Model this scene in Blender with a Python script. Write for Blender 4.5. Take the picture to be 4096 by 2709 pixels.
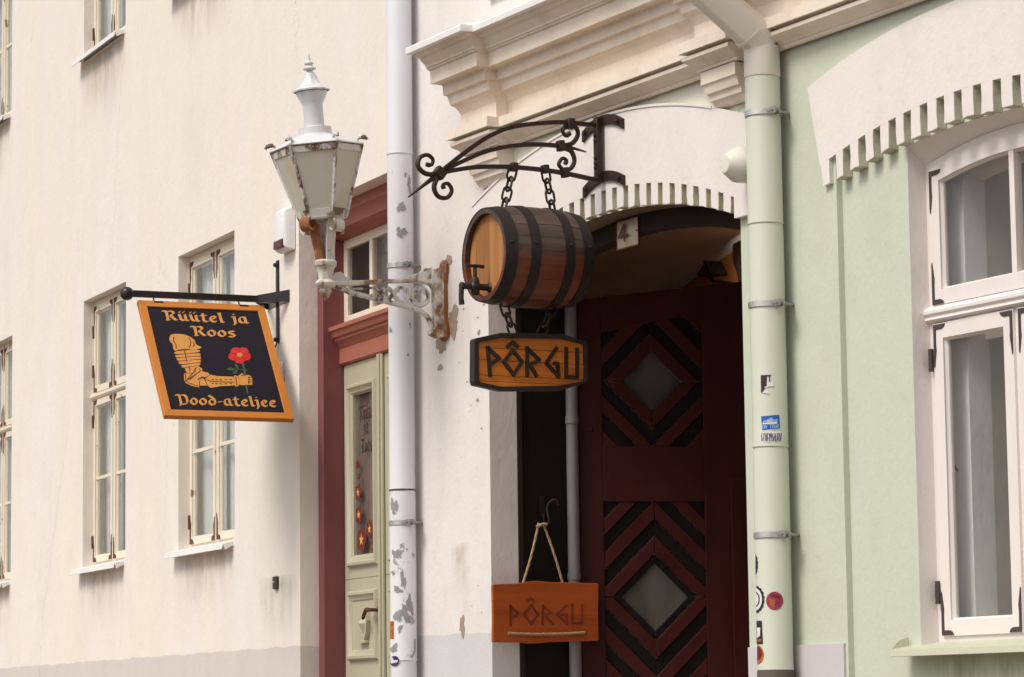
import bpy, math, random
from math import sin, cos, pi, sqrt, radians, atan2
from mathutils import Vector, Matrix
random.seed(7)
S = bpy.context.scene
COL = S.collection
for o in list(bpy.data.objects): bpy.data.objects.remove(o)

# ------------------------------------------------------------------ camera
FPX, PITCH, ROLL = 12303.0, 0.121257, -0.012439        # focal length in photo pixels (4096 wide)
CAM = Vector((0, 0, 1.6))
fw = Vector((0, cos(PITCH), sin(PITCH))); up0 = Vector((0, -sin(PITCH), cos(PITCH))); rt0 = Vector((1, 0, 0))
rt = rt0*cos(ROLL) + up0*sin(ROLL); up = up0*cos(ROLL) - rt0*sin(ROLL)
cd = bpy.data.cameras.new('camera'); cam = bpy.data.objects.new('camera', cd); COL.objects.link(cam)
cd.sensor_width = 36; cd.lens = FPX/4096*36; cd.clip_end = 500
m = Matrix.Identity(4)
for i in range(3): m[i][0], m[i][1], m[i][2], m[i][3] = rt[i], up[i], -fw[i], CAM[i]
cam.matrix_world = m
S.camera = cam

# ------------------------------------------------------------------ world, sun, exposure
SUN_FROM = (Vector((0.476, -0.88, 0))*0.12 - Vector((0.88, 0.476, 0))*0.80 + Vector((0, 0, 1.05))).normalized()
w = bpy.data.worlds.new('World'); S.world = w; w.use_nodes = True
nt = w.node_tree; bg = nt.nodes['Background']
sky = nt.nodes.new('ShaderNodeTexSky'); sky.sky_type = 'NISHITA'; sky.sun_disc = False
sky.sun_elevation = math.asin(SUN_FROM.z); sky.sun_rotation = atan2(SUN_FROM.x, SUN_FROM.y)
sky.air_density = 1.0; sky.dust_density = 4.0; sky.ozone_density = 1.0
hs = nt.nodes.new('ShaderNodeHueSaturation'); hs.inputs['Saturation'].default_value = 0.25
nt.links.new(sky.outputs[0], hs.inputs['Color']); nt.links.new(hs.outputs[0], bg.inputs[0])
bg.inputs[1].default_value = 0.105
sl = bpy.data.lights.new('sun', 'SUN'); sl.energy = 1.5; sl.angle = radians(20); sl.color = (1.0, 0.92, 0.80)
so = bpy.data.objects.new('sun', sl); COL.objects.link(so); so.location = (-10, 5, 20)
so.rotation_euler = SUN_FROM.to_track_quat('Z', 'Y').to_euler()
S.view_settings.view_transform = 'Standard'; S.view_settings.look = 'None'
S.view_settings.exposure = 0.40; S.view_settings.gamma = 1; S.view_settings.use_curve_mapping = False

# ------------------------------------------------------------------ wall frames (x along the wall, y into it, z up)
def ray(px, py): return (fw*FPX + rt*(px-2048) - up*(py-1354.5)).normalized()
K = CAM + ray(1600, 1354)*18.0; K.z = 0
def frame(a):
    u = Vector((sin(a), -cos(a), 0)); y = Vector((cos(a), sin(a), 0))
    M = Matrix.Identity(4)
    for i in range(3): M[i][0], M[i][1], M[i][3] = u[i], y[i], K[i]
    return M
ML, MR = frame(0.407082), frame(0.495742)
MW = Matrix.Identity(4)
def onx(M, px, py, x0):                       # survey: where a sight line meets the plane x = x0 of a wall frame
    I = M.inverted(); o = I @ CAM; d = I.to_3x3() @ ray(px, py); return o + d*((x0-o.x)/d.x)
def ony(M, px, py, y0):
    I = M.inverted(); o = I @ CAM; d = I.to_3x3() @ ray(px, py); return o + d*((y0-o.y)/d.y)
DS = 1.7275

# ------------------------------------------------------------------ materials
MATS = {}
def nodes(name):
    mt = bpy.data.materials.new(name); mt.use_nodes = True; t = mt.node_tree
    return mt, t, t.nodes['Principled BSDF']
def N(t, k, **kw):
    n = t.nodes.new(k)
    for a, b in kw.items():
        if a in n.inputs: n.inputs[a].default_value = b
        else: setattr(n, a, b)
    return n
def ramp(t, src, stops):
    r = t.nodes.new('ShaderNodeValToRGB'); e = r.color_ramp.elements
    while len(e) < len(stops): e.new(0.5)
    for i, (p, c) in enumerate(stops):
        e[i].position = p; e[i].color = tuple(c)+(1,) if len(c) == 3 else c
    t.links.new(src, r.inputs[0]); return r
def tc(t, scale=(1, 1, 1), loc=(0, 0, 0)):
    c = t.nodes.new('ShaderNodeTexCoord'); mp = t.nodes.new('ShaderNodeMapping')
    mp.inputs['Scale'].default_value = scale; mp.inputs['Location'].default_value = loc
    t.links.new(c.outputs['Object'], mp.inputs[0]); return mp.outputs[0]
def noise(t, scale, mscale=(1, 1, 1), detail=6, rough=0.6, loc=(0, 0, 0)):
    n = N(t, 'ShaderNodeTexNoise', Scale=scale, Detail=detail, Roughness=rough)
    t.links.new(tc(t, mscale, loc), n.inputs['Vector']); return n.outputs['Fac']
def mix(t, fac, a, b, blend='MIX'):
    n = t.nodes.new('ShaderNodeMix'); n.data_type = 'RGBA'; n.blend_type = blend
    for v, i in ((fac, 0), (a, 6), (b, 7)):
        if isinstance(v, (int, float)): n.inputs[i].default_value = v
        elif isinstance(v, tuple): n.inputs[i].default_value = v if len(v) == 4 else v+(1,)
        else: t.links.new(v, n.inputs[i])
    return n.outputs[2]
def math_(t, op, a, b=0.0):
    n = t.nodes.new('ShaderNodeMath'); n.operation = op
    for v, i in ((a, 0), (b, 1)):
        if isinstance(v, (int, float)): n.inputs[i].default_value = v
        else: t.links.new(v, n.inputs[i])
    return n.outputs[0]
def bump(t, bsdf, h, strength=0.3, dist=0.01):
    b = N(t, 'ShaderNodeBump', Strength=strength, Distance=dist); t.links.new(h, b.inputs['Height']); t.links.new(b.outputs[0], bsdf.inputs['Normal'])
def sepz(t):
    c = t.nodes.new('ShaderNodeTexCoord'); s = t.nodes.new('ShaderNodeSeparateXYZ'); t.links.new(c.outputs['Object'], s.inputs[0]); return s.outputs

def plaster(name, c1, c2, streak, plinth=None, amount=0.5, crack=0.0, dirt=(0.42, 0.37, 0.33)):
    mt, t, b = nodes(name)
    big = noise(t, 0.9, (1, 1, 0.35), 3); col = mix(t, ramp(t, big, [(0.35, (0, 0, 0)), (0.65, (1, 1, 1))]).outputs[0], c1, c2)
    st = noise(t, 2.6, (1, 1, 0.5), 6, 0.7); f = ramp(t, st, [(0.46, (0, 0, 0)), (0.72, (1, 1, 1))]).outputs[0]
    col = mix(t, math_(t, 'MULTIPLY', f, amount), col, streak)
    sp = noise(t, 16.0, (1, 1, 0.5), 3, 0.7, (3, 1, 2)); f2 = ramp(t, sp, [(0.62, (0, 0, 0)), (0.78, (1, 1, 1))]).outputs[0]
    col = mix(t, math_(t, 'MULTIPLY', f2, amount*0.45), col, dirt)
    st3 = noise(t, 1.7, (1, 1, 0.3), 5, 0.72, (9, 4, 1)); f5 = ramp(t, st3, [(0.54, (0, 0, 0)), (0.7, (1, 1, 1))]).outputs[0]
    col = mix(t, math_(t, 'MULTIPLY', f5, amount*0.3), col, dirt)
    if plinth:
        z, pc = plinth
        zz = math_(t, 'ADD', sepz(t)[2], math_(t, 'MULTIPLY', noise(t, 2.5, (1, 1, 1), 6, 0.7), 0.06))
        f3 = ramp(t, math_(t, 'ADD', math_(t, 'MULTIPLY', math_(t, 'SUBTRACT', zz, z+0.03), 40.0), 0.5), [(0.35, (1, 1, 1)), (0.65, (0, 0, 0))]).outputs[0]; pn = mix(t, noise(t, 3.0, (1, 1, 0.4)), pc, tuple(x*0.82 for x in pc))
        col = mix(t, f3, col, pn)
    if crack:
        # fine cracks
        v = N(t, 'ShaderNodeTexVoronoi', Scale=0.55, feature='DISTANCE_TO_EDGE'); dm = noise(t, 2.5, (1, 1, 1), 4, 0.7)
        wv = N(t, 'ShaderNodeVectorMath', operation='ADD'); t.links.new(tc(t, (1, 1, 0.35)), wv.inputs[0])
        cb = t.nodes.new('ShaderNodeCombineXYZ'); dm = math_(t, 'MULTIPLY', dm, 0.45); t.links.new(dm, cb.inputs[0]); t.links.new(dm, cb.inputs[2]); t.links.new(cb.outputs[0], wv.inputs[1])
        t.links.new(wv.outputs[0], v.inputs['Vector'])
        cr = math_(t, 'MULTIPLY', math_(t, 'LESS_THAN', v.outputs['Distance'], 0.0016), ramp(t, noise(t, 0.7, (1, 1, 1), 2), [(0.5, (0, 0, 0)), (0.6, (1, 1, 1))]).outputs[0])
        col = mix(t, math_(t, 'MULTIPLY', cr, crack), col, (0.3, 0.24, 0.2))
    t.links.new(col, b.inputs['Base Color']); b.inputs['Roughness'].default_value = 0.9
    h = math_(t, 'ADD', noise(t, 2.8, (1, 1, 0.8), 6, 0.62), math_(t, 'MULTIPLY', noise(t, 38, (1, 1, 0.7), 2), 0.16))
    bump(t, b, h, 0.5, 0.02)
    MATS[name] = mt; return mt
def paint(name, c, rough=0.5, var=0.12, scale=12, metal=0.0, bs=0.15, stretch=(1, 1, 1), chip=None, thr=0.68, spec=0.5, chip2=None, soft=0.012):
    mt, t, b = nodes(name)
    n = noise(t, scale, stretch, 4)
    col = mix(t, n, tuple(x*(1-var) for x in c), tuple(min(1, x*(1+var)) for x in c))
    h = noise(t, scale*3, stretch, 2)
    if chip:
        cn = noise(t, 9, (1, 1, 0.7), 9, 0.62, (5, 2, 7)); f = ramp(t, cn, [(thr, (0, 0, 0)), (thr+soft, (1, 1, 1))]).outputs[0]
        cc = mix(t, noise(t, 25), chip, chip2 or tuple(x*0.5 for x in chip))
        col = mix(t, f, col, cc); h = math_(t, 'SUBTRACT', h, math_(t, 'MULTIPLY', f, 1.5))
    t.links.new(col, b.inputs['Base Color']); b.inputs['Metallic'].default_value = metal
    rr = ramp(t, n, [(0.3, (max(0, rough-0.1),)*3), (0.7, (min(1, rough+0.12),)*3)]); t.links.new(rr.outputs[0], b.inputs['Roughness'])
    b.inputs['Specular IOR Level'].default_value = spec
    bump(t, b, h, bs, 0.004); MATS[name] = mt; return mt
def wood(name, c1, c2, axis=0, scale=3.0, rough=0.6, bs=0.3, ringy=18):
    mt, t, b = nodes(name)
    st = [1, 1, 1]
    for i in range(3): st[i] = 0.06 if i == axis else 1.0
    n = noise(t, scale*8, tuple(st), 8, 0.7); n2 = noise(t, scale*1.3, tuple(0.25 if i == axis else 1.0 for i in range(3)), 4)
    info = t.nodes.new('ShaderNodeObjectInfo')
    col = mix(t, ramp(t, n, [(0.32, (0, 0, 0)), (0.68, (1, 1, 1))]).outputs[0], c1, c2)
    col = mix(t, math_(t, 'MULTIPLY', n2, 0.45), col, tuple(x*0.55 for x in c1))
    hv = N(t, 'ShaderNodeHueSaturation'); t.links.new(col, hv.inputs['Color']); t.links.new(math_(t, 'ADD', math_(t, 'MULTIPLY', info.outputs['Random'], 0.3), 0.85), hv.inputs['Value'])
    t.links.new(hv.outputs[0], b.inputs['Base Color']); b.inputs['Roughness'].default_value = rough
    bump(t, b, n, bs, 0.004); MATS[name] = mt; return mt
def plain(name, c, rough=0.6, metal=0.0):
    return paint(name, c, rough, 0.06, 30, metal, 0.05)
def glass(name, tint=(0.9, 0.92, 0.92), rough=0.02, refl=1.0, dirt=0.08):
    mt = bpy.data.materials.new(name); mt.use_nodes = True; t = mt.node_tree; t.nodes.clear()
    out = t.nodes.new('ShaderNodeOutputMaterial'); tr = N(t, 'ShaderNodeBsdfTransparent'); tr.inputs[0].default_value = tint+(1,)
    gl = N(t, 'ShaderNodeBsdfGlossy', Roughness=rough); df = N(t, 'ShaderNodeBsdfDiffuse'); df.inputs[0].default_value = (0.6, 0.58, 0.54, 1)
    fr = N(t, 'ShaderNodeFresnel', IOR=1.5); m1 = t.nodes.new('ShaderNodeMixShader'); m2 = t.nodes.new('ShaderNodeMixShader')
    bp = N(t, 'ShaderNodeBump', Strength=0.06, Distance=0.02); t.links.new(noise(t, 3.0, (1, 1, 1), 2), bp.inputs['Height']); t.links.new(bp.outputs[0], gl.inputs['Normal'])
    t.links.new(math_(t, 'MULTIPLY', ramp(t, noise(t, 5, (1, 1, 0.4)), [(0.35, (0.3,)*3), (0.7, (1,)*3)]).outputs[0], dirt), m1.inputs[0])
    t.links.new(tr.outputs[0], m1.inputs[1]); t.links.new(df.outputs[0], m1.inputs[2])
    ge = t.nodes.new('ShaderNodeNewGeometry'); t.links.new(math_(t, 'MULTIPLY', math_(t, 'MULTIPLY', fr.outputs[0], refl), math_(t, 'SUBTRACT', 1.0, ge.outputs['Backfacing'])), m2.inputs[0]); t.links.new(m1.outputs[0], m2.inputs[1]); t.links.new(gl.outputs[0], m2.inputs[2])
    t.links.new(m2.outputs[0], out.inputs[0]); MATS[name] = mt; return mt

plaster('plaster_white', (0.815, 0.745, 0.66), (0.805, 0.75, 0.715), (0.66, 0.60, 0.56), (2.04, (0.69, 0.635, 0.605)), 0.26, 0.3)
plaster('plaster_gate', (0.78, 0.74, 0.73), (0.77, 0.72, 0.69), (0.66, 0.61, 0.595), (2.045, (0.675, 0.655, 0.67)), 0.5, 0.0)
plaster('plaster_green', (0.555, 0.60, 0.475), (0.565, 0.61, 0.515), (0.49, 0.505, 0.39), None, 0.42, dirt=(0.48, 0.47, 0.36))
plaster('plaster_palegreen', (0.72, 0.71, 0.58), (0.735, 0.72, 0.62), (0.66, 0.64, 0.52), None, 0.3)
plaster('hood_white', (0.80, 0.745, 0.725), (0.78, 0.73, 0.70), (0.70, 0.63, 0.60), None, 0.35)
plaster('cornice_cream', (0.82, 0.715, 0.605), (0.83, 0.745, 0.665), (0.56, 0.45, 0.35), None, 0.55, dirt=(0.40, 0.29, 0.20))
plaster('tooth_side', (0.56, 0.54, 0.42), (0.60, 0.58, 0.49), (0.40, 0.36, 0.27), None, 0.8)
plaster('porch_grey', (0.76, 0.78, 0.81), (0.80, 0.82, 0.85), (0.64, 0.66, 0.69), None, 0.4)
plaster('porch_glow_orange', (0.62, 0.24, 0.08), (0.66, 0.27, 0.09), (0.5, 0.18, 0.06), None, 0.4)  # warm lamp glow put into the back wall's own colour
paint('raw_plaster', (0.36, 0.27, 0.21), 0.95, 0.35, 14, bs=0.6)
paint('window_cream', (0.79, 0.71, 0.585), 0.55, 0.08, 10, bs=0.2, stretch=(1, 1, 0.3), chip=(0.35, 0.2, 0.1), thr=0.655)
paint('window_white', (0.79, 0.73, 0.71), 0.5, 0.05, 10, bs=0.15, stretch=(1, 1, 0.3), chip=(0.3, 0.24, 0.2), thr=0.77)
paint('rust_plate', (0.10, 0.035, 0.018), 0.75, 0.5, 30, bs=0.4)
paint('iron_plate', (0.055, 0.042, 0.04), 0.7, 0.3, 30, bs=0.3)
paint('red_frame', (0.195, 0.058, 0.064), 0.45, 0.14, 5, bs=0.2, stretch=(1, 1, 0.3), chip=(0.10, 0.03, 0.02), thr=0.76)
paint('brick_red', (0.37, 0.125, 0.085), 0.55, 0.12, 6, bs=0.2, stretch=(0.3, 1, 1), chip=(0.2, 0.07, 0.05), thr=0.76)
paint('door_sage', (0.46, 0.43, 0.315), 0.45, 0.10, 7, bs=0.2, stretch=(1, 1, 0.25), chip=(0.22, 0.18, 0.12), thr=0.78)
paint('sill_white', (0.80, 0.775, 0.76), 0.4, 0.06, 8)
paint('sill_green', (0.55, 0.56, 0.43), 0.5, 0.06, 8)
paint('pipe_white', (0.69, 0.69, 0.735), 0.4, 0.05, 3, bs=0.06)
paint('pipe_peel', (0.73, 0.715, 0.745), 0.42, 0.05, 3, bs=0.25, chip=(0.30, 0.29, 0.30), thr=0.60, chip2=(0.36, 0.35, 0.36))
paint('pipe_peel_less', (0.72, 0.71, 0.745), 0.42, 0.05, 3, bs=0.25, chip=(0.30, 0.29, 0.30), thr=0.70, chip2=(0.36, 0.35, 0.36))
paint('pipe_green', (0.59, 0.615, 0.52), 0.42, 0.05, 3, bs=0.1)
paint('pipe_cream', (0.72, 0.67, 0.60), 0.42, 0.07, 4, bs=0.1, chip=(0.4, 0.36, 0.3), thr=0.78)
paint('pipe_foot', (0.10, 0.08, 0.065), 0.8, 0.5, 25, bs=0.5)
paint('clamp_steel', (0.66, 0.66, 0.63), 0.3, 0.1, 20, 0.85)
paint('clamp_dull', (0.34, 0.34, 0.32), 0.5, 0.2, 20, 0.6)
paint('lamp_white', (0.64, 0.65, 0.675), 0.42, 0.06, 8, bs=0.15, chip=(0.24, 0.10, 0.04), thr=0.73, chip2=(0.07, 0.04, 0.03))
paint('lamp_chipped', (0.66, 0.645, 0.615), 0.5, 0.08, 10, bs=0.3, chip=(0.20, 0.10, 0.055), thr=0.49, chip2=(0.08, 0.05, 0.04), soft=0.07)
paint('lamp_rust', (0.66, 0.63, 0.57), 0.6, 0.1, 10, bs=0.4, chip=(0.34, 0.15, 0.05), thr=0.47, chip2=(0.12, 0.06, 0.035), soft=0.13)
paint('rust_heavy', (0.26, 0.095, 0.03), 0.85, 0.6, 22, bs=0.6, chip=(0.60, 0.56, 0.50), thr=0.56, chip2=(0.46, 0.40, 0.34), soft=0.10)
paint('wrought_iron', (0.036, 0.015, 0.011), 0.5, 0.35, 25, 0.25, 0.35)
paint('black_iron', (0.016, 0.013, 0.014), 0.4, 0.2, 25, 0.1, 0.1)
paint('dark_iron', (0.03, 0.022, 0.02), 0.5, 0.3, 25, 0.3, 0.3)
paint('hoop_iron', (0.022, 0.015, 0.015), 0.6, 0.35, 18, 0.35, 0.3)
paint('alarm_white', (0.80, 0.79, 0.80), 0.3, 0.02, 6, bs=0.02)
paint('alarm_red', (0.10, 0.016, 0.02), 0.3, 0.05, 6, bs=0.02)
paint('sign_navy', (0.012, 0.010, 0.017), 0.7, 0.1, 8, bs=0.05, spec=0.2)
paint('sign_orange', (0.54, 0.185, 0.02), 0.5, 0.12, 7, bs=0.1)
paint('sign_gold', (0.60, 0.265, 0.055), 0.55, 0.08, 12, bs=0.05)
paint('sign_line', (0.11, 0.03, 0.010), 0.6, 0.1, 12)
paint('rose_red', (0.58, 0.012, 0.010), 0.5, 0.15, 30)
paint('rose_dark', (0.33, 0.01, 0.01), 0.5, 0.1, 30)
paint('leaf_green', (0.035, 0.085, 0.035), 0.55, 0.2, 30)
paint('lens_white', (0.74, 0.71, 0.65), 0.35, 0.03, 6, bs=0.02)
paint('gate_black', (0.007, 0.0055, 0.005), 0.6, 0.25, 12, bs=0.2, stretch=(1, 1, 0.15), spec=0.2)
paint('gate_red', (0.036, 0.0030, 0.0030), 0.55, 0.35, 5, bs=0.25, stretch=(1, 1, 0.15), spec=0.3)
paint('gate_red_board', (0.044, 0.0042, 0.0034), 0.5, 0.4, 8, bs=0.3, spec=0.3, chip=(0.3, 0.1, 0.08), thr=0.80)
paint('gate_black_board', (0.0045, 0.0035, 0.003), 0.55, 0.3, 8, bs=0.3, spec=0.22)
paint('beam_brown', (0.030, 0.019, 0.016), 0.8, 0.3, 8, bs=0.3, stretch=(0.3, 1, 1), spec=0.2)
paint('arch_shade_brown', (0.17, 0.115, 0.085), 0.9, 0.25, 6, bs=0.4)  # shade under the arch, put into the soffit's base colour
paint('bare_metal', (0.30, 0.29, 0.295), 0.6, 0.25, 30)
paint('plinth_grey', (0.58, 0.55, 0.565), 0.85, 0.1, 4, bs=0.3)
paint('lower_pipe_grey', (0.17, 0.16, 0.17), 0.5, 0.08, 6)
paint('enamel', (0.68, 0.56, 0.41), 0.22, 0.06, 8, bs=0.03)
paint('enamel_red', (0.12, 0.012, 0.008), 0.4, 0.1, 20)
paint('rope', (0.42, 0.27, 0.15), 0.9, 0.25, 60, bs=0.5)
paint('flood_brown', (0.10, 0.055, 0.03), 0.5, 0.2, 14)
paint('cobble', (0.20, 0.165, 0.135), 0.85, 0.3, 7, bs=0.5)
paint('flagstone', (0.26, 0.22, 0.185), 0.85, 0.2, 5, bs=0.4)
paint('porch_stone', (0.62, 0.60, 0.58), 0.8, 0.15, 5, bs=0.3)
paint('room_dark', (0.16, 0.12, 0.095), 0.8, 0.1, 5)
paint('box_lining', (0.72, 0.69, 0.58), 0.7, 0.08, 6, stretch=(1, 1, 0.3))
paint('box_lining_white', (0.88, 0.83, 0.79), 0.6, 0.06, 6, stretch=(1, 1, 0.3))
paint('curtain', (0.86, 0.87, 0.85), 0.9, 0.06, 14, stretch=(1, 1, 0.05))
paint('door_blind', (0.26, 0.20, 0.18), 0.9, 0.2, 3, stretch=(1, 1, 0.2))
paint('curtain_grey', (0.30, 0.28, 0.26), 0.9, 0.08, 6, stretch=(1, 1, 0.05))
paint('sticker_blue', (0.03, 0.10, 0.42), 0.35, 0.2, 30)
paint('sticker_sky', (0.22, 0.45, 0.75), 0.4, 0.05, 30)
paint('sticker_white', (0.75, 0.73, 0.74), 0.4, 0.05, 30)
paint('sticker_plum', (0.045, 0.012, 0.016), 0.4, 0.2, 30)
paint('sticker_ink', (0.03, 0.025, 0.10), 0.5, 0.3, 60)
paint('sticker_black', (0.015, 0.014, 0.016), 0.5, 0.3, 60)
paint('sticker_red', (0.30, 0.03, 0.07), 0.3, 0.8, 55)
paint('sticker_amber', (0.45, 0.12, 0.02), 0.3, 0.7, 55)
paint('sticker_green', (0.12, 0.40, 0.07), 0.4, 0.2, 40)
paint('flower_red', (0.15, 0.012, 0.012), 0.6, 0.2, 40)
paint('star_gold', (0.72, 0.42, 0.10), 0.5, 0.1, 40)
paint('glass_ink', (0.018, 0.014, 0.014), 0.5, 0.1, 40)
wood('barrel_head', (0.52, 0.235, 0.065), (0.30, 0.115, 0.03), 2, 3.0, 0.6)
wood('plank_orange', (0.86, 0.27, 0.03), (0.52, 0.12, 0.012), 1, 2.5, 0.5)
wood('plank_rust', (0.56, 0.12, 0.018), (0.33, 0.055, 0.009), 1, 2.0, 0.5)
wood('burnt_wood', (0.030, 0.017, 0.012), (0.018, 0.011, 0.008), 1, 3.0, 0.6)
wood('letter_burn', (0.26, 0.045, 0.010), (0.18, 0.028, 0.008), 1, 3.0, 0.6)
glass('pane', (0.98, 0.985, 0.98), 0.02, 1.9, 0.05)
glass('pane_clear', (0.98, 0.975, 0.965), 0.02, 0.8, 0.04)
glass('pane_dark', (0.88, 0.86, 0.84), 0.03, 0.9, 0.05)
glass('pane_old', (0.45, 0.42, 0.40), 0.12, 1.0, 0.16)
def lantern_glass():
    mt = bpy.data.materials.new('lantern_glass'); mt.use_nodes = True; t = mt.node_tree; b = t.nodes['Principled BSDF']
    out = [n for n in t.nodes if n.type == 'OUTPUT_MATERIAL'][0]
    col = mix(t, ramp(t, noise(t, 5, (1, 1, 0.5)), [(0.5, (0, 0, 0)), (0.8, (1, 1, 1))]).outputs[0], (0.80, 0.765, 0.68), (0.70, 0.60, 0.38))
    t.links.new(col, b.inputs['Base Color']); b.inputs['Roughness'].default_value = 0.35
    tl = N(t, 'ShaderNodeBsdfTranslucent'); t.links.new(col, tl.inputs[0]); mx = t.nodes.new('ShaderNodeMixShader'); mx.inputs[0].default_value = 0.33
    t.links.new(b.outputs[0], mx.inputs[1]); t.links.new(tl.outputs[0], mx.inputs[2]); t.links.new(mx.outputs[0], out.inputs[0])
    bump(t, b, noise(t, 60, (1, 1, 1), 3), 0.5, 0.003); MATS['lantern_glass'] = mt
lantern_glass()
def stave_mat():
    # rain-greyed on the upper staves, still orange-brown below
    mt, t, b = nodes('stave')
    n = noise(t, 26, (1, 0.06, 1), 8, 0.7); n2 = noise(t, 4, (1, 0.3, 1), 5)
    info = t.nodes.new('ShaderNodeObjectInfo')
    grey = mix(t, ramp(t, n, [(0.3, (0, 0, 0)), (0.7, (1, 1, 1))]).outputs[0], (0.040, 0.024, 0.020), (0.105, 0.070, 0.058))
    brown = mix(t, ramp(t, n, [(0.3, (0, 0, 0)), (0.7, (1, 1, 1))]).outputs[0], (0.075, 0.016, 0.006), (0.20, 0.043, 0.011))
    z = math_(t, 'ADD', sepz(t)[2], math_(t, 'MULTIPLY', math_(t, 'SUBTRACT', n2, 0.5), 0.16))
    f = ramp(t, math_(t, 'ADD', math_(t, 'MULTIPLY', z, 2.0), 0.5), [(0.36, (0, 0, 0)), (0.56, (1, 1, 1))]).outputs[0]
    col = mix(t, f, brown, grey)
    hv = N(t, 'ShaderNodeHueSaturation'); t.links.new(col, hv.inputs['Color']); t.links.new(math_(t, 'ADD', math_(t, 'MULTIPLY', info.outputs['Random'], 0.24), 0.88), hv.inputs['Value'])
    t.links.new(hv.outputs[0], b.inputs['Base Color']); b.inputs['Roughness'].default_value = 0.5; bump(t, b, n, 0.45, 0.004); MATS['stave'] = mt
stave_mat()

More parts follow.
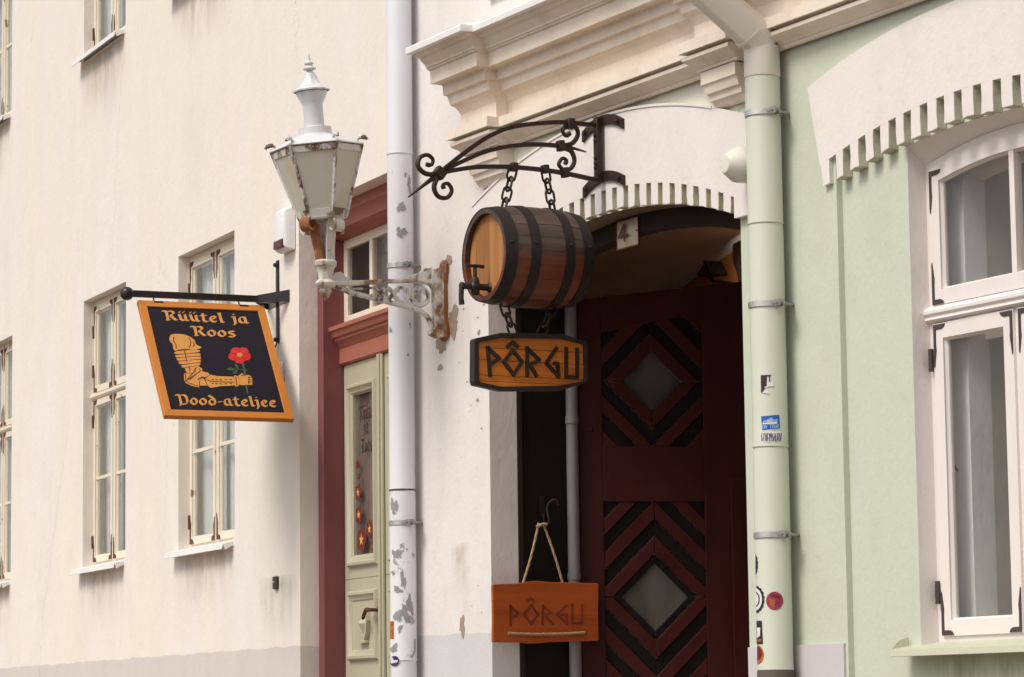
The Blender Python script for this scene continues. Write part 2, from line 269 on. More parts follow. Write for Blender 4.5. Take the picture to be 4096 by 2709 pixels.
# ------------------------------------------------------------------ mesh helpers
BASE = {}; FRM = {}
def thing(name, label, cat, M, base=(0, 0, 0), group=None, kind=None):
    e = bpy.data.objects.new(name, None); COL.objects.link(e); e.empty_display_size = 0.1
    e.matrix_world = M @ Matrix.Translation(Vector(base)); e['label'] = label; e['category'] = cat
    if group: e['group'] = group
    if kind: e['kind'] = kind
    BASE[e.name] = Vector(base); FRM[e.name] = M
    return e
def base_of(o):
    while o.parent is not None: o = o.parent
    return BASE[o.name]
class MB:
    def __init__(s): s.v = []; s.f = []; s.mi = []; s.cur = 0
    def add(s, vs, fs, mi=None):
        k = len(s.v); s.v += [tuple(v) for v in vs]
        for f in fs: s.f.append(tuple(i+k for i in f)); s.mi.append(s.cur if mi is None else mi)
        return s
    def box(s, a, b, mi=None):
        x0, y0, z0 = a; x1, y1, z1 = b
        return s.add([(x0, y0, z0), (x1, y0, z0), (x1, y1, z0), (x0, y1, z0), (x0, y0, z1), (x1, y0, z1), (x1, y1, z1), (x0, y1, z1)],
                     [(0, 3, 2, 1), (4, 5, 6, 7), (0, 1, 5, 4), (1, 2, 6, 5), (2, 3, 7, 6), (3, 0, 4, 7)], mi)
    def prism(s, pts, off, mi=None, side_mi=None):        # polygon + extrusion vector
        n = len(pts); off = Vector(off); A = [Vector(p) for p in pts]; B = [p+off for p in A]
        s.add(A+B, [tuple(range(n))], mi); k = len(s.v)-2*n
        s.f.append(tuple(k+n+i for i in reversed(range(n)))); s.mi.append(s.cur if mi is None else mi)
        for i in range(n):
            j = (i+1) % n; s.f.append((k+i, k+n+i, k+n+j, k+j)); s.mi.append((s.cur if mi is None else mi) if side_mi is None else side_mi)
        return s
    def ring(s, outer, inner, off, mi=None):              # frame between two loops with equal counts
        n = len(outer); off = Vector(off); A = [Vector(p) for p in outer]; B = [Vector(p) for p in inner]
        vs = A+B+[p+off for p in A]+[p+off for p in B]; fs = []
        for i in range(n):
            j = (i+1) % n
            fs += [(i, j, n+j, n+i), (2*n+i, 3*n+i, 3*n+j, 2*n+j), (i, 2*n+i, 2*n+j, j), (n+i, n+j, 3*n+j, 3*n+i)]
        return s.add(vs, fs, mi)
    def tube(s, path, r, n=8, caps=True, closed=False, flat=None, mi=None):
        P = [Vector(p) for p in path]; L = len(P); rs = r if isinstance(r, (list, tuple)) else [r]*L
        vs = []; prev = None
        for i, p in enumerate(P):
            if closed: d = P[(i+1) % L]-P[i-1]
            else: d = P[min(i+1, L-1)]-P[max(i-1, 0)]
            d.normalize()
            ref = prev if prev is not None else (Vector((1, 0, 0)) if abs(d.x) < 0.9 else Vector((0, 0, 1)))
            a = (ref - d*ref.dot(d)).normalized(); prev = a; b = d.cross(a)
            fa, fb = flat if flat else (1, 1)
            for k in range(n):
                t = 2*pi*(k+0.5)/n; vs.append(p + a*cos(t)*rs[i]*fa + b*sin(t)*rs[i]*fb)
        fs = []
        for i in range(L if closed else L-1):
            for k in range(n):
                i2 = (i+1) % L; k2 = (k+1) % n; fs.append((i*n+k, i*n+k2, i2*n+k2, i2*n+k))
        if caps and not closed: fs += [tuple(reversed(range(n))), tuple((L-1)*n+k for k in range(n))]
        return s.add(vs, fs, mi)
    def lathe(s, prof, o, ax=(0, 0, 1), n=24, phase=0.0, mi=None, ref=(1, 0, 0), hollow=False):
        ax = Vector(ax).normalized(); a = Vector(ref); a = (a-ax*a.dot(ax)).normalized(); b = ax.cross(a); o = Vector(o); vs = []; fs = []
        for r, h in prof:
            for k in range(n): t = 2*pi*k/n+phase; vs.append(o+ax*h+(a*cos(t)+b*sin(t))*max(r, 1e-4))
        for i in range(len(prof)-1):
            for k in range(n): k2 = (k+1) % n; fs.append((i*n+k, i*n+k2, (i+1)*n+k2, (i+1)*n+k))
        if hollow: L_ = len(prof)-1; fs += [(L_*n+k, L_*n+(k+1) % n, (k+1) % n, k) for k in range(n)]
        else: fs += [tuple(reversed(range(n))), tuple((len(prof)-1)*n+k for k in range(n))]
        return s.add(vs, fs, mi)
    def build(s, name, mat, parent, smooth=35, bevel=0, label=None, kind=None):
        b = base_of(parent) if parent is not None else Vector((0, 0, 0))
        me = bpy.data.meshes.new(name); me.from_pydata([Vector(v)-b for v in s.v], [], s.f)
        for mm in (mat if isinstance(mat, (list, tuple)) else [mat]): me.materials.append(MATS[mm])
        for p, i in zip(me.polygons, s.mi): p.material_index = i
        me.validate()
        import bmesh
        bm = bmesh.new(); bm.from_mesh(me); bmesh.ops.recalc_face_normals(bm, faces=bm.faces); bm.to_mesh(me); bm.free()
        if smooth:
            for p in me.polygons: p.use_smooth = True
            me.set_sharp_from_angle(angle=radians(smooth))
        o = bpy.data.objects.new(name, me); COL.objects.link(o)
        if parent is not None: o.parent = parent
        if bevel:
            md = o.modifiers.new('bevel', 'BEVEL'); md.width = bevel; md.segments = 2; md.limit_method = 'ANGLE'; md.angle_limit = radians(40)
        if label: o['label'] = label
        if kind: o['kind'] = kind
        return o
def solo(name, label, cat, M, base, mb, mat, group=None, **kw):       # a thing that is a single mesh
    b = Vector(base); mb.v = [tuple(Vector(v)-b) for v in mb.v]
    o = mb.build(name, mat, None, **kw); o.matrix_world = M @ Matrix.Translation(b); o['label'] = label; o['category'] = cat
    if group: o['group'] = group
    return o
def smoothpath(pts, sub=6, closed=False):                 # Catmull-Rom
    P = [Vector(p) for p in pts]; out = []; n = len(P)
    for i in range(n if closed else n-1):
        g = (lambda k: P[k % n]) if closed else (lambda k: P[max(0, min(n-1, k))])
        p0, p1, p2, p3 = g(i-1), g(i), g(i+1), g(i+2)
        for k in range(sub):
            t = k/sub; out.append(0.5*((2*p1)+(p2-p0)*t+(2*p0-5*p1+4*p2-p3)*t*t+(3*p1-p0-3*p2+p3)*t**3))
    if not closed: out.append(P[-1])
    return out
def arect(x0, x1, z0, zf, y, n=14, w=0.0):                # rectangle with an arched top, as a loop
    x0 += w; x1 -= w; z0 += w; pts = [(x0, y, z0), (x1, y, z0)]
    for i in range(n+1): x = x1+(x0-x1)*i/n; pts.append((x, y, zf(x)-w))
    return pts
def rect(x0, x1, z0, z1, y, w=0.0): return [(x0+w, y, z0+w), (x1-w, y, z0+w), (x1-w, y, z1-w), (x0+w, y, z1-w)]
def arc(cx, cz, r): return lambda x: cz+sqrt(max(1e-6, r*r-(x-cx)**2))

# ================================================================== ground (the street climbs to the left)
def gz(x): return 1.05-0.062*max(-14.0, min(30.0, x))
g = MB(); xs = [-90, -14, -6, 0, 6, 12, 20, 30, 90]; ys = [-90, -20, -1.3, 60]
for x in xs:
    for y in ys: g.v.append((x, y, gz(x)-0.10))
for i in range(len(xs)-1):
    for j in range(len(ys)-1): a = i*len(ys)+j; g.f.append((a, a+len(ys), a+len(ys)+1, a+1)); g.mi.append(0)
gr = g.build('ground', 'cobble', None); gr.matrix_world = MR; gr['kind'] = 'structure'
g = MB(); xs2 = [x for x in range(-14, 31, 4)]
for i in range(len(xs2)-1):
    a, b = xs2[i], xs2[i+1]; g.prism([(a, -1.3, gz(a)), (b, -1.3, gz(b)), (b, -1.3, gz(b)-0.3), (a, -1.3, gz(a)-0.3)], (0, 1.9, 0))
pv = g.build('pavement', 'flagstone', None); pv.matrix_world = MR; pv['kind'] = 'structure'

# ================================================================== left house
LH = thing('plaster_house', 'white plastered house with rusty-hinged casement windows left of the downpipe', 'house', ML)
WIN = [(-10.43, -9.23, 2.75, 4.89), (-6.93, -5.73, 2.75, 4.89), (-4.385, -3.095, 2.75, 4.89),
       (-10.52, -9.32, 6.83, 8.97), (-6.96, -5.76, 6.83, 8.97), (-4.45, -3.2, 6.83, 8.97)]
NICHE = (-1.777, -0.10, 0.6, 4.80)
ZB, ZT = 0.0, 9.6
def wall_with_holes(x0, x1, z0, z1, holes, y=0.0, step=0.6):
    mb = MB(); X = sorted(set([x0, x1]+[h[0] for h in holes]+[h[1] for h in holes])); Z = sorted(set([z0, z1]+[h[2] for h in holes]+[h[3] for h in holes]))
    for i in range(len(X)-1):
        for j in range(len(Z)-1):
            xc, zc = (X[i]+X[i+1])/2, (Z[j]+Z[j+1])/2
            if any(h[0] < xc < h[1] and h[2] < zc < h[3] for h in holes): continue
            mb.add([(X[i], y, Z[j]), (X[i+1], y, Z[j]), (X[i+1], y, Z[j+1]), (X[i], y, Z[j+1])], [(0, 1, 2, 3)])
    for h in holes:
        d = y+h[4]
        a, b, c, e = h[:4]
        mb.add([(a, y, c), (a, d, c), (a, d, e), (a, y, e)], [(0, 1, 2, 3)]); mb.add([(b, y, c), (b, d, c), (b, d, e), (b, y, e)], [(0, 1, 2, 3)])
        mb.add([(a, y, e), (b, y, e), (b, d, e), (a, d, e)], [(0, 1, 2, 3)]); mb.add([(a, y, c), (b, y, c), (b, d, c), (a, d, c)], [(0, 1, 2, 3)])
    return mb
holes = [w_+(0.13,) for w_ in WIN]+[NICHE+(0.143,)]
mb = wall_with_holes(-16, 0.05, ZB, ZT, holes)
mb.add([(-16, 0.9, ZB), (0.05, 0.9, ZB), (0.05, 0.9, ZT), (-16, 0.9, ZT)], [(0, 1, 2, 3)])
mb.add([(-16, 0, ZT), (0.05, 0, ZT), (0.05, 0.9, ZT), (-16, 0.9, ZT)], [(0, 1, 2, 3)])
mb.add([(-16, 0, ZB), (-16, 0.9, ZB), (-16, 0.9, ZT), (-16, 0, ZT)], [(0, 1, 2, 3)])
mb.build('wall', 'plaster_white', LH, smooth=0)

def L_plate(cx, cz, sx, sz, y, lx=0.075, lz=0.17, w=0.024):
    # iron corner angle: tapering vertical leaf, short foot with a curled end
    p = [(0, 0), (lx, 0), (lx*0.92, w*0.75), (lx*0.7, w*1.25), (w, w*1.3), (w*0.95, lz*0.45), (w*1.1, lz*0.6), (w*0.3, lz), (0, lz*0.95)]
    pts = [(cx+sx*a, y, cz+sz*b) for a, b in p]
    return pts if sx*sz > 0 else list(reversed(pts))
def left_window(x0, x1, z0, z1, idx):
    w_ = MB(); fy = 0.085
    zt = z0+(4.125-2.75)/(4.89-2.75)*(z1-z0); zb = z0+0.065; xm = (x0+x1)/2
    w_.ring(rect(x0-0.03, x1+0.03, z0, z1, fy), rect(x0-0.03, x1+0.03, z0, z1, fy, 0.07), (0, 0.045, 0))
    w_.box((x0, fy-0.002, zt-0.025), (x1, fy+0.045, zt+0.025)); w_.box((xm-0.022, fy+0.001, zb), (xm+0.022, fy+0.044, z1-0.05))
    win = w_.build('window', 'window_cream', LH, bevel=0.004)
    tr = MB(); tr.prism([(x0, fy-0.03, zt+0.012), (x0, fy-0.03, zt-0.006), (x0, fy-0.018, zt-0.022), (x0, fy-0.003, zt-0.026), (x0, fy-0.003, zt+0.026), (x0, fy-0.02, zt+0.02)], (x1-x0, 0, 0)); tr.build('transom', 'window_cream', win)
    for (a, b, sgn) in ((x0+0.042, xm-0.018, 0), (xm+0.018, x1-0.042, 1)):
        for (c, e, low) in ((zb+0.0, zt-0.028, 1), (zt+0.03, z1-0.045, 0)):
            cm = MB(); cm.ring(rect(a, b, c, e, fy-0.012), rect(a, b, c, e, fy-0.012, 0.048), (0, 0.04, 0))
            cm.ring(rect(a, b, c, e, fy-0.004, 0.045), rect(a, b, c, e, fy+0.012, 0.062), (0, 0.012, 0))
            if low:
                zz = c+(e-c)*0.515; cm.box((a+0.045, fy-0.004, zz-0.012), (b-0.045, fy+0.02, zz+0.012))
            cm.build('casement', 'window_cream', win)
            gm = MB(); gm.box((a+0.045, fy+0.004, c+0.045), (b-0.045, fy+0.008, e-0.045)); gm.build('pane', 'pane', win)
            for sx, cx in ((1, a+0.004), (-1, b-0.004)):
                for sz, cz in ((1, c+0.004), (-1, e-0.004)):
                    hm = MB(); k = random.uniform(0.85, 1.15); hm.prism(L_plate(cx, cz, sx, sz, fy-0.0155, 0.085*k, 0.19*k, 0.026), (0, 0.003, 0)); hm.build('corner_plate', 'rust_plate', win)
        # knuckle hinges on the outer stile
        hx = x0+0.046 if sgn == 0 else x1-0.046
        for zz in (zb+0.16, zt-0.2, zt+0.2, z1-0.25):
            hm = MB(); hm.tube([(hx, fy-0.016, zz-0.05), (hx, fy-0.016, zz+0.05)], [0.011, 0.012], 8); hm.build('hinge', 'rust_plate', win)
    # box lining behind the outer window, curtain and back
    lm = MB(); d0, d1 = fy+0.045, fy+0.105
    for q in (([(x0-0.03, d0, z0), (x0-0.03, d1, z0), (x0-0.03, d1, z1), (x0-0.03, d0, z1)]), ([(x1+0.03, d0, z0), (x1+0.03, d1, z0), (x1+0.03, d1, z1), (x1+0.03, d0, z1)]),
              ([(x0-0.03, d0, z1), (x1+0.03, d0, z1), (x1+0.03, d1, z1), (x0-0.03, d1, z1)]), ([(x0-0.03, d0, z0), (x1+0.03, d0, z0), (x1+0.03, d1, z0), (x0-0.03, d1, z0)]), ([(x0-0.03, d1, z0), (x1+0.03, d1, z0), (x1+0.03, d1, z1), (x0-0.03, d1, z1)])):
        lm.add(q, [(0, 1, 2, 3)])
    lm.build('window_box', 'box_lining', win, smooth=0)
    cu = MB(); n = 40
    for i in range(n+1):
        x = x0-0.02+(x1-x0+0.04)*i/n; yy = d1-0.02+0.009*sin(i*1.9)+0.007*sin(i*0.7+idx)
        cu.v += [(x, yy, z0+0.06), (x, yy, z1-0.06)]
    for i in range(n): cu.f.append((2*i, 2*i+2, 2*i+3, 2*i+1)); cu.mi.append(0)
    cu.build('curtain', 'curtain', win, smooth=60)
    # folded sheet-metal sill
    sm = MB(); a, b = x0-0.085, x1-0.04; p = [(0.09, z0+0.05), (-0.075, z0+0.012), (-0.083, z0-0.03), (-0.077, z0-0.03), (-0.07, z0+0.004), (0.09, z0+0.04)]
    sm.prism([(a, y, z) for y, z in p], (b-a, 0, 0))
    sm.prism([(b, y, z) for y, z in ((0.08, z0+0.045), (-0.075, z0+0.01), (-0.06, z0-0.035), (-0.02, z0-0.012), (0.08, z0+0.02))], (0.012, 0, 0))
    sm.box((b+0.012, -0.004, z0-0.015), (x1, 0.09, z0+0.045))
    sm.build('sill', 'sill_white', win, bevel=0.003)
for i, q in enumerate(WIN): left_window(*q, i)

# ---- shop doorway in the niche
x0, x1, _, zt = NICHE
fr = MB(); jy, dy = 0.125, 0.265
fr.box((x0-0.01, jy, 0.6), (-1.685, dy+0.06, zt)); fr.box((-0.195, jy, 0.6), (x1+0.01, dy+0.06, zt))
dj = fr.build('door_frame', 'red_frame', LH, bevel=0.006)
hd = MB()
hd.prism([(-1.685, y, z) for y, z in ((0.118, 4.80), (0.118, 4.735), (0.135, 4.72), (0.15, 4.685), (0.15, 4.655), (0.175, 4.635), (0.275, 4.62), (0.33, 4.62), (0.33, 4.80))], (1.49, 0, 0)); hd.build('head_moulding', 'brick_red', dj)
tb = MB(); tb.prism([(-1.684, y, z) for y, z in ((0.165, 4.055), (0.165, 4.03), (0.178, 4.022), (0.19, 3.99), (0.205, 3.985), (0.205, 3.968), (0.222, 3.955), (0.232, 3.925), (0.238, 3.92), (0.238, 3.825), (0.252, 3.815), (0.33, 3.815), (0.33, 4.06), (0.27, 4.068))], (1.488, 0, 0)); tb.build('transom_cornice', 'brick_red', dj)
for bz in (2.0, 3.35, 3.97): b_ = MB(); b_.lathe([(0.018, 0), (0.018, -0.006), (0.008, -0.011)], (-1.684, 0.2, bz), (-1, 0, 0), 10); b_.build('bolt', 'red_frame', dj)
tw = MB(); ty = 0.27; tw.ring(rect(-1.684, -0.196, 4.068, 4.62, ty), rect(-1.684, -0.196, 4.068, 4.62, ty, 0.06), (0, 0.04, 0))
for xm in (-1.20, -0.69): tw.box((xm-0.025, ty+0.002, 4.1), (xm+0.025, ty+0.038, 4.6))
tw = tw.build('transom_window', 'window_cream', LH, bevel=0.005)
gm = MB(); gm.box((-1.64, ty+0.018, 4.11), (-0.24, ty+0.022, 4.58)); gm.build('pane', 'pane_dark', tw)
rm = MB(); rm.box((-1.66, ty+0.20, 4.07), (-0.2, ty+0.21, 4.61)); rm.build('blind', 'curtain_grey', tw)
def door_leaf(a, b, hs):
    dz0, dz1 = 1.0, 3.812; y = dy
    d = MB()
    gx0, gx1 = (a+0.08, b-0.085) if hs > 0 else (a+0.085, b-0.08)
    d.ring(rect(a, b, 2.45, dz1, y), [(gx0+0.075, y, 2.58), (gx1-0.075, y, 2.58), (gx1-0.075, y, 3.62), (gx0+0.075, y, 3.62)], (0, 0.045, 0))
    d.box((a, y, dz0), (b, y+0.045, 2.448))
    leaf = d.build('door_leaf', 'door_sage', LH, bevel=0.003)
    mo = MB()
    for (c, e) in ((2.522, 3.68), (1.938, 2.375)):
        o_ = [rect(gx0, gx1, c, e, y-0.004), rect(gx0, gx1, c, e, y-0.026, 0.012), rect(gx0, gx1, c, e, y-0.028, 0.028), rect(gx0, gx1, c, e, y-0.012, 0.045), rect(gx0, gx1, c, e, y-0.008, 0.06), rect(gx0, gx1, c, e, y+0.012, 0.075)]
        vs = [p for l in o_ for p in l]; fs = [(k*4+i, k*4+(i+1) % 4, (k+1)*4+(i+1) % 4, (k+1)*4+i) for k in range(len(o_)-1) for i in range(4)]
        mo.add(vs, fs)
    mo.build('panel_moulding', 'door_sage', leaf)
    g_ = MB(); g_.box((gx0+0.07, y+0.02, 2.575), (gx1-0.07, y+0.024, 3.625)); g_.build('pane', 'pane_dark', leaf)
    bk = MB(); bk.box((gx0+0.03, y+0.05, 2.5), (gx1-0.03, y+0.055, 3.7)); bk.build('backing', 'door_blind', leaf)
    # carved boss in the lower panel
    cx = (gx0+gx1)/2; c = MB(); c.add([(cx-0.085, y-0.001, 2.165), (cx, y-0.001, 2.245), (cx+0.085, y-0.001, 2.165), (cx, y-0.001, 2.085), (cx, y-0.04, 2.165)], [(0, 1, 4), (1, 2, 4), (2, 3, 4), (3, 0, 4)])
    c.box((cx-0.05, y-0.03, 2.045), (cx+0.085, y-0.0005, 2.06)); c.prism([(cx+0.07, y-0.03, 2.062), (cx+0.10, y-0.03, 2.11), (cx+0.115, y-0.03, 2.18), (cx+0.10, y-0.03, 2.24), (cx+0.082, y-0.03, 2.25), (cx+0.092, y-0.03, 2.18), (cx+0.08, y-0.03, 2.12), (cx+0.05, y-0.03, 2.07)], (0, 0.0295, 0)); c.build('boss', 'door_sage', leaf, smooth=20)
    if hs > 0:
        st = MB()
        for (xa, xb, yy) in ((b-0.038, b+0.03, y-0.02), (b-0.02, b+0.012, y-0.034)): st.box((xa, yy, dz0), (xb, y-0.001, dz1))
        st.build('astragal', 'door_sage', leaf, bevel=0.004)
        h = MB(); hx = b-0.065; h.prism([(hx-0.018, y-0.012, 2.31), (hx+0.018, y-0.012, 2.31), (hx+0.016, y-0.012, 2.1), (hx, y-0.012, 2.07), (hx-0.016, y-0.012, 2.1)], (0, 0.012, 0))
        h.tube([(hx, y-0.01, 2.24), (hx, y-0.065, 2.24), (hx-0.03, y-0.07, 2.238)], 0.012, 8); h.tube(smoothpath([(hx-0.01, y-0.067, 2.242), (hx-0.06, y-0.068, 2.245), (hx-0.10, y-0.066, 2.225), (hx-0.15, y-0.06, 2.19)], 4), [0.011]*4+[0.013]*4+[0.012]*4+[0.009], 8)
        h.build('handle', 'rust_plate', leaf)
    return leaf, gx0, gx1
DL, dgx0, dgx1 = door_leaf(-1.675, -0.985, 1); door_leaf(-0.955, -0.205, -1)

# ================================================================== lettering strokes (broad-nib pen)
GL = {'R': (1.45, [[(-.05, 1.3), (.15, 1.42), (.38, 1.36), (.42, 1.1), (.42, .15), (.25, .02), (.62, .04)], [(.62, 1.38), (.95, 1.4), (1.15, 1.2), (1.08, .95), (.72, .76)], [(.74, .76), (1.0, .35), (1.2, .05), (1.42, .14)]]),
      'u': (1.02, [[(-.02, .86), (.16, .97), (.2, .3), (.4, .03), (.72, .22)], [(.70, .98), (.72, .16), (.95, .04)]]),
      't': (.78, [[(.32, 1.3), (.3, .22), (.5, .02), (.76, .12)], [(.0, .93), (.68, .97)]]),
      'e': (.86, [[(.76, .2), (.45, .02), (.14, .28), (.16, .7), (.45, .98), (.7, .8), (.62, .58), (.22, .5)]]),
      'l': (.56, [[(.02, 1.36), (.26, 1.46), (.28, .12), (.52, .04)]]), 'j': (.56, [[(.0, .9), (.3, .97), (.3, -.1), (.06, -.34)], [(.24, 1.25), (.36, 1.4)]]),
      'a': (1.0, [[(.7, .93), (.36, .98), (.1, .66), (.12, .24), (.38, .02), (.68, .26)], [(.70, .98), (.70, .12), (.94, .05)]]),
      'o': (.94, [[(.45, .98), (.11, .64), (.14, .26), (.45, .02), (.78, .32), (.76, .72), (.45, .98)]]),
      's': (.82, [[(.7, .86), (.4, .98), (.14, .78), (.32, .56), (.6, .42), (.7, .2), (.4, .02), (.08, .14)]]),
      'P': (1.38, [[(-.05, 1.3), (.15, 1.42), (.38, 1.36), (.42, 1.1), (.42, .15), (.3, -.18)], [(.62, 1.38), (1.0, 1.38), (1.2, 1.05), (1.18, .4), (.95, .04), (.5, .06)]]),
      'd': (.98, [[(.2, 1.42), (.55, 1.12), (.8, .7), (.76, .25), (.45, .02), (.14, .26), (.15, .62), (.42, .9), (.72, .78)]]), '-': (.6, [[(.05, .5), (.5, .56)]]), ' ': (.7, [])}
def write(mb, text, f, a0, b0, xh, width=None, nib=.24, ang=38, lift=0.0012, th=0.0012, mono=False):
    adv = sum(GL['u' if c == 'ü' else c][0]*(1.0)+.10 for c in text); kx = (width/(adv*xh)) if width else 1.0
    x = 0; k = 0; nv = Vector((cos(radians(ang)), sin(radians(ang))))*nib/2
    for c in text:
        wd, st = GL['u' if c == 'ü' else c]; st = list(st)
        if c == 'ü': st += [[(.16, 1.24), (.26, 1.42)], [(.56, 1.24), (.66, 1.42)]]
        for s_ in st:
            P = [Vector(p) for p in s_]
            for p, q in zip(P[:-1], P[1:]):
                d = (q-p).normalized(); nn = Vector((-d.y, d.x)); o_ = nv
                if abs(nn.dot(nv)) < nib*.2: o_ = nn*nib*.2*(1 if nn.dot(nv) >= 0 else -1) + d*d.dot(nv)*0.5
                quad = [p-o_, q-o_, q+o_, p+o_]
                L = lift+(k % 12)*0.00012; k += 1
                pts = [f(a0+(x+v.x)*xh*kx, b0-v.y*xh, L) for v in quad]
                mb.prism(pts, Vector(f(0, 0, -th))-Vector(f(0, 0, 0)))
        x += wd+.10
    return mb
def art(mb, pts, f, lift, th=0.0012): mb.prism([f(a, b, lift) for a, b in pts], Vector(f(0, 0, -th))-Vector(f(0, 0, 0))); return mb
def stroke(mb, P, f, wdt, lift, th=0.0012):
    P = [Vector(p) for p in P]
    for k, (p, q) in enumerate(zip(P[:-1], P[1:])):
        d = (q-p).normalized(); nn = Vector((-d.y, d.x))*wdt/2; e = d*wdt*0.3
        art(mb, [p-nn-e, q-nn+e, q+nn+e, p+nn-e], f, lift+(k % 5)*0.0001, th)
    return mb

# writing and roses on the shop door glass
gf = lambda a, b, l: (a, dy+0.0195-l, b)
def gmap(px, py): p = ony(ML, 1380+px*180/344, 1480+py*820/1568, dy+0.02); return p.x, p.z
def gf_write(text, pa, pb, xh):
    (ax, az), (bx, bz) = gmap(*pa), gmap(*pb); mb = MB(); write(mb, text, lambda a, b, l: (a, dy+0.019-l, 2*az-b), ax, az, xh, bx-ax, .22); return mb
for txt, pa, pb in (('Rüütel', (112, 388), (228, 372)), ('ja', (146, 492), (182, 486)), ('Roos', (126, 638), (212, 622))):
    gf_write(txt, pa, pb, 0.062).build('lettering', 'glass_ink', DL, label='black gothic lettering on the door glass')
for (px, py, r) in ((128, 1300, 0.075), (190, 1218, 0.055), (108, 1108, 0.055), (102, 938, 0.05), (228, 1345, 0.055), (96, 722, 0.026), (105, 815, 0.02)):
    cx, cz = gmap(px, py); fm = MB(); fm.prism([gf(min(dgx1-0.078, cx+r*1.05*(1+0.12*cos(5*t))*cos(t)), cz+r*(1+0.12*cos(5*t))*sin(t), 0.0015) for t in [2*pi*i/30 for i in range(30)]], (0, 0.0012, 0)); fm.build('painted_rose', 'flower_red', DL)
    if r > 0.04:
        sm = MB(); sm.prism([gf(min(dgx1-0.077, cx+rr*cos(t)), cz+rr*sin(t), 0.0032) for i in range(10) for t, rr in [(pi/2+2*pi*i/10, r*0.55 if i % 2 == 0 else r*0.22)]], (0, 0.0012, 0)); sm.build('gold_star', 'star_gold', DL)

# ================================================================== green gate building
GB = thing('gate_building', 'pale green building with arched carriage gate, cream cornice and toothed arches', 'building', MR)
gi = arc(2.4463, -0.0121, 4.1694); gt = arc(2.42, 0.55, 3.725); gl = arc(2.4259, 0.4784, 4.1877)
GX0, GX1 = 1.105, 3.70
XF = 4.515                                               # pilaster edge; wall field beyond lies 3 cm back
FY = 0.032
wi_b = arc(5.60, -0.9317, 5.042); wi_t = arc(5.58, -0.1376, 4.378); wi_o = arc(5.56, 0.1227, 4.5135)
WX0, WX1, WZ0 = 5.026, 6.27, 1.865
wf = lambda x: 4.070-(min(max(x, 5.026), 6.27)-5.648)**2/5.2
def strips(mb, xs, zlo, zhi, y, mi=None):
    for a, b in zip(xs[:-1], xs[1:]): mb.add([(a, y, zlo(a)), (b, y, zlo(b)), (b, y, zhi(b)), (a, y, zhi(a))], [(0, 1, 2, 3)], mi)
def lin(a, b, n): return [a+(b-a)*i/n for i in range(n+1)]
c_ = lambda z: (lambda x: z)
# white wall left of the gate, upper wall
mb = MB(); strips(mb, [0.0, 0.5, GX0], c_(0.0), c_(9.6), 0.0); strips(mb, lin(GX0, XF, 4), c_(5.2), c_(9.6), 0.0); strips(mb, [XF, 9.0], c_(5.2), c_(9.6), 0.001)
mb.add([(0, 0, 0), (0, 0.9, 0), (0, 0.9, 9.6), (0, 0, 9.6)], [(0, 1, 2, 3)])
mb.add([(GX0, 0, 0.3), (GX0, 0.17, 0.3), (GX0, 0.17, gi(GX0)), (GX0, 0, gi(GX0))], [(0, 1, 2, 3)])
mb.add([(0, 0, 9.6), (9, 0, 9.6), (9, 0.9, 9.6), (0, 0.9, 9.6)], [(0, 1, 2, 3)])
mb.build('wall', 'plaster_gate', GB, smooth=0)
for (xa, xb) in ((1.18, 1.95),):
    b_ = MB(); b_.box((xa, -0.025, 5.55), (xb, -0.001, 9.0)); b_.build('upper_panel', 'plaster_gate', GB)
mb = MB(); strips(mb, lin(GX0, GX1, 26), gi, c_(5.2), 0.0); mb.build('spandrel', 'plaster_palegreen', GB, smooth=0)
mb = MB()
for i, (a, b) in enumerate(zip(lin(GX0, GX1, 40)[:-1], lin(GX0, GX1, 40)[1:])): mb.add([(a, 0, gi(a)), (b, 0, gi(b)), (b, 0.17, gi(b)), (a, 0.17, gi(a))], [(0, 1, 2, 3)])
mb.build('arch_soffit', 'arch_shade_brown', GB)
mb = MB(); strips(mb, [GX1, 4.1, XF], c_(0.0), c_(5.2), 0.0); mb.add([(XF, 0, 0), (XF, FY, 0), (XF, FY, 4.3), (XF, 0, 4.3)], [(0, 1, 2, 3)]); strips(mb, [XF, 6.7, 9.0], c_(4.3), c_(5.2), 0.0); mb.add([(XF, 0, 4.3), (9, 0, 4.3), (9, FY, 4.3), (XF, FY, 4.3)], [(0, 1, 2, 3)]); mb.add([(GX1, 0, 0), (GX1, 0.6, 0), (GX1, 0.6, gi(GX1)), (GX1, 0, gi(GX1))], [(0, 1, 2, 3)])
strips(mb, [XF, WX0], c_(0.0), c_(4.3), FY); strips(mb, [WX1, 9.0], c_(0.0), c_(4.3), FY); strips(mb, lin(WX0, WX1, 16), wi_b, c_(4.3), FY); strips(mb, [WX0, WX1], c_(0.0), c_(WZ0), FY)
mb.build('green_wall', 'plaster_green', GB, smooth=0)
mb = MB()                                               # window reveal
for x in (WX0, WX1): mb.add([(x, FY, WZ0), (x, 0.17, WZ0), (x, 0.17, wi_b(x)), (x, FY, wi_b(x))], [(0, 1, 2, 3)])
for a, b in zip(lin(WX0, WX1, 16)[:-1], lin(WX0, WX1, 16)[1:]): mb.add([(a, FY, wi_b(a)), (b, FY, wi_b(b)), (b, 0.129, wf(b)), (a, 0.129, wf(a))], [(0, 1, 2, 3)])
mb.build('window_reveal', 'hood_white', GB, smooth=0)
mb = MB(); mb.box((GX1-0.0+0.002, -0.012, 0.0), (XF-0.02, -0.0005, 1.895)); mb.build('plinth', 'plinth_grey', GB)
# narrow joint strip beside the left downpipe
mb = MB(); mb.box((0.002, -0.045, 0.0), (0.10, -0.001, 9.0)); mb.build('joint_strip', 'cornice_cream', GB, bevel=0.01)

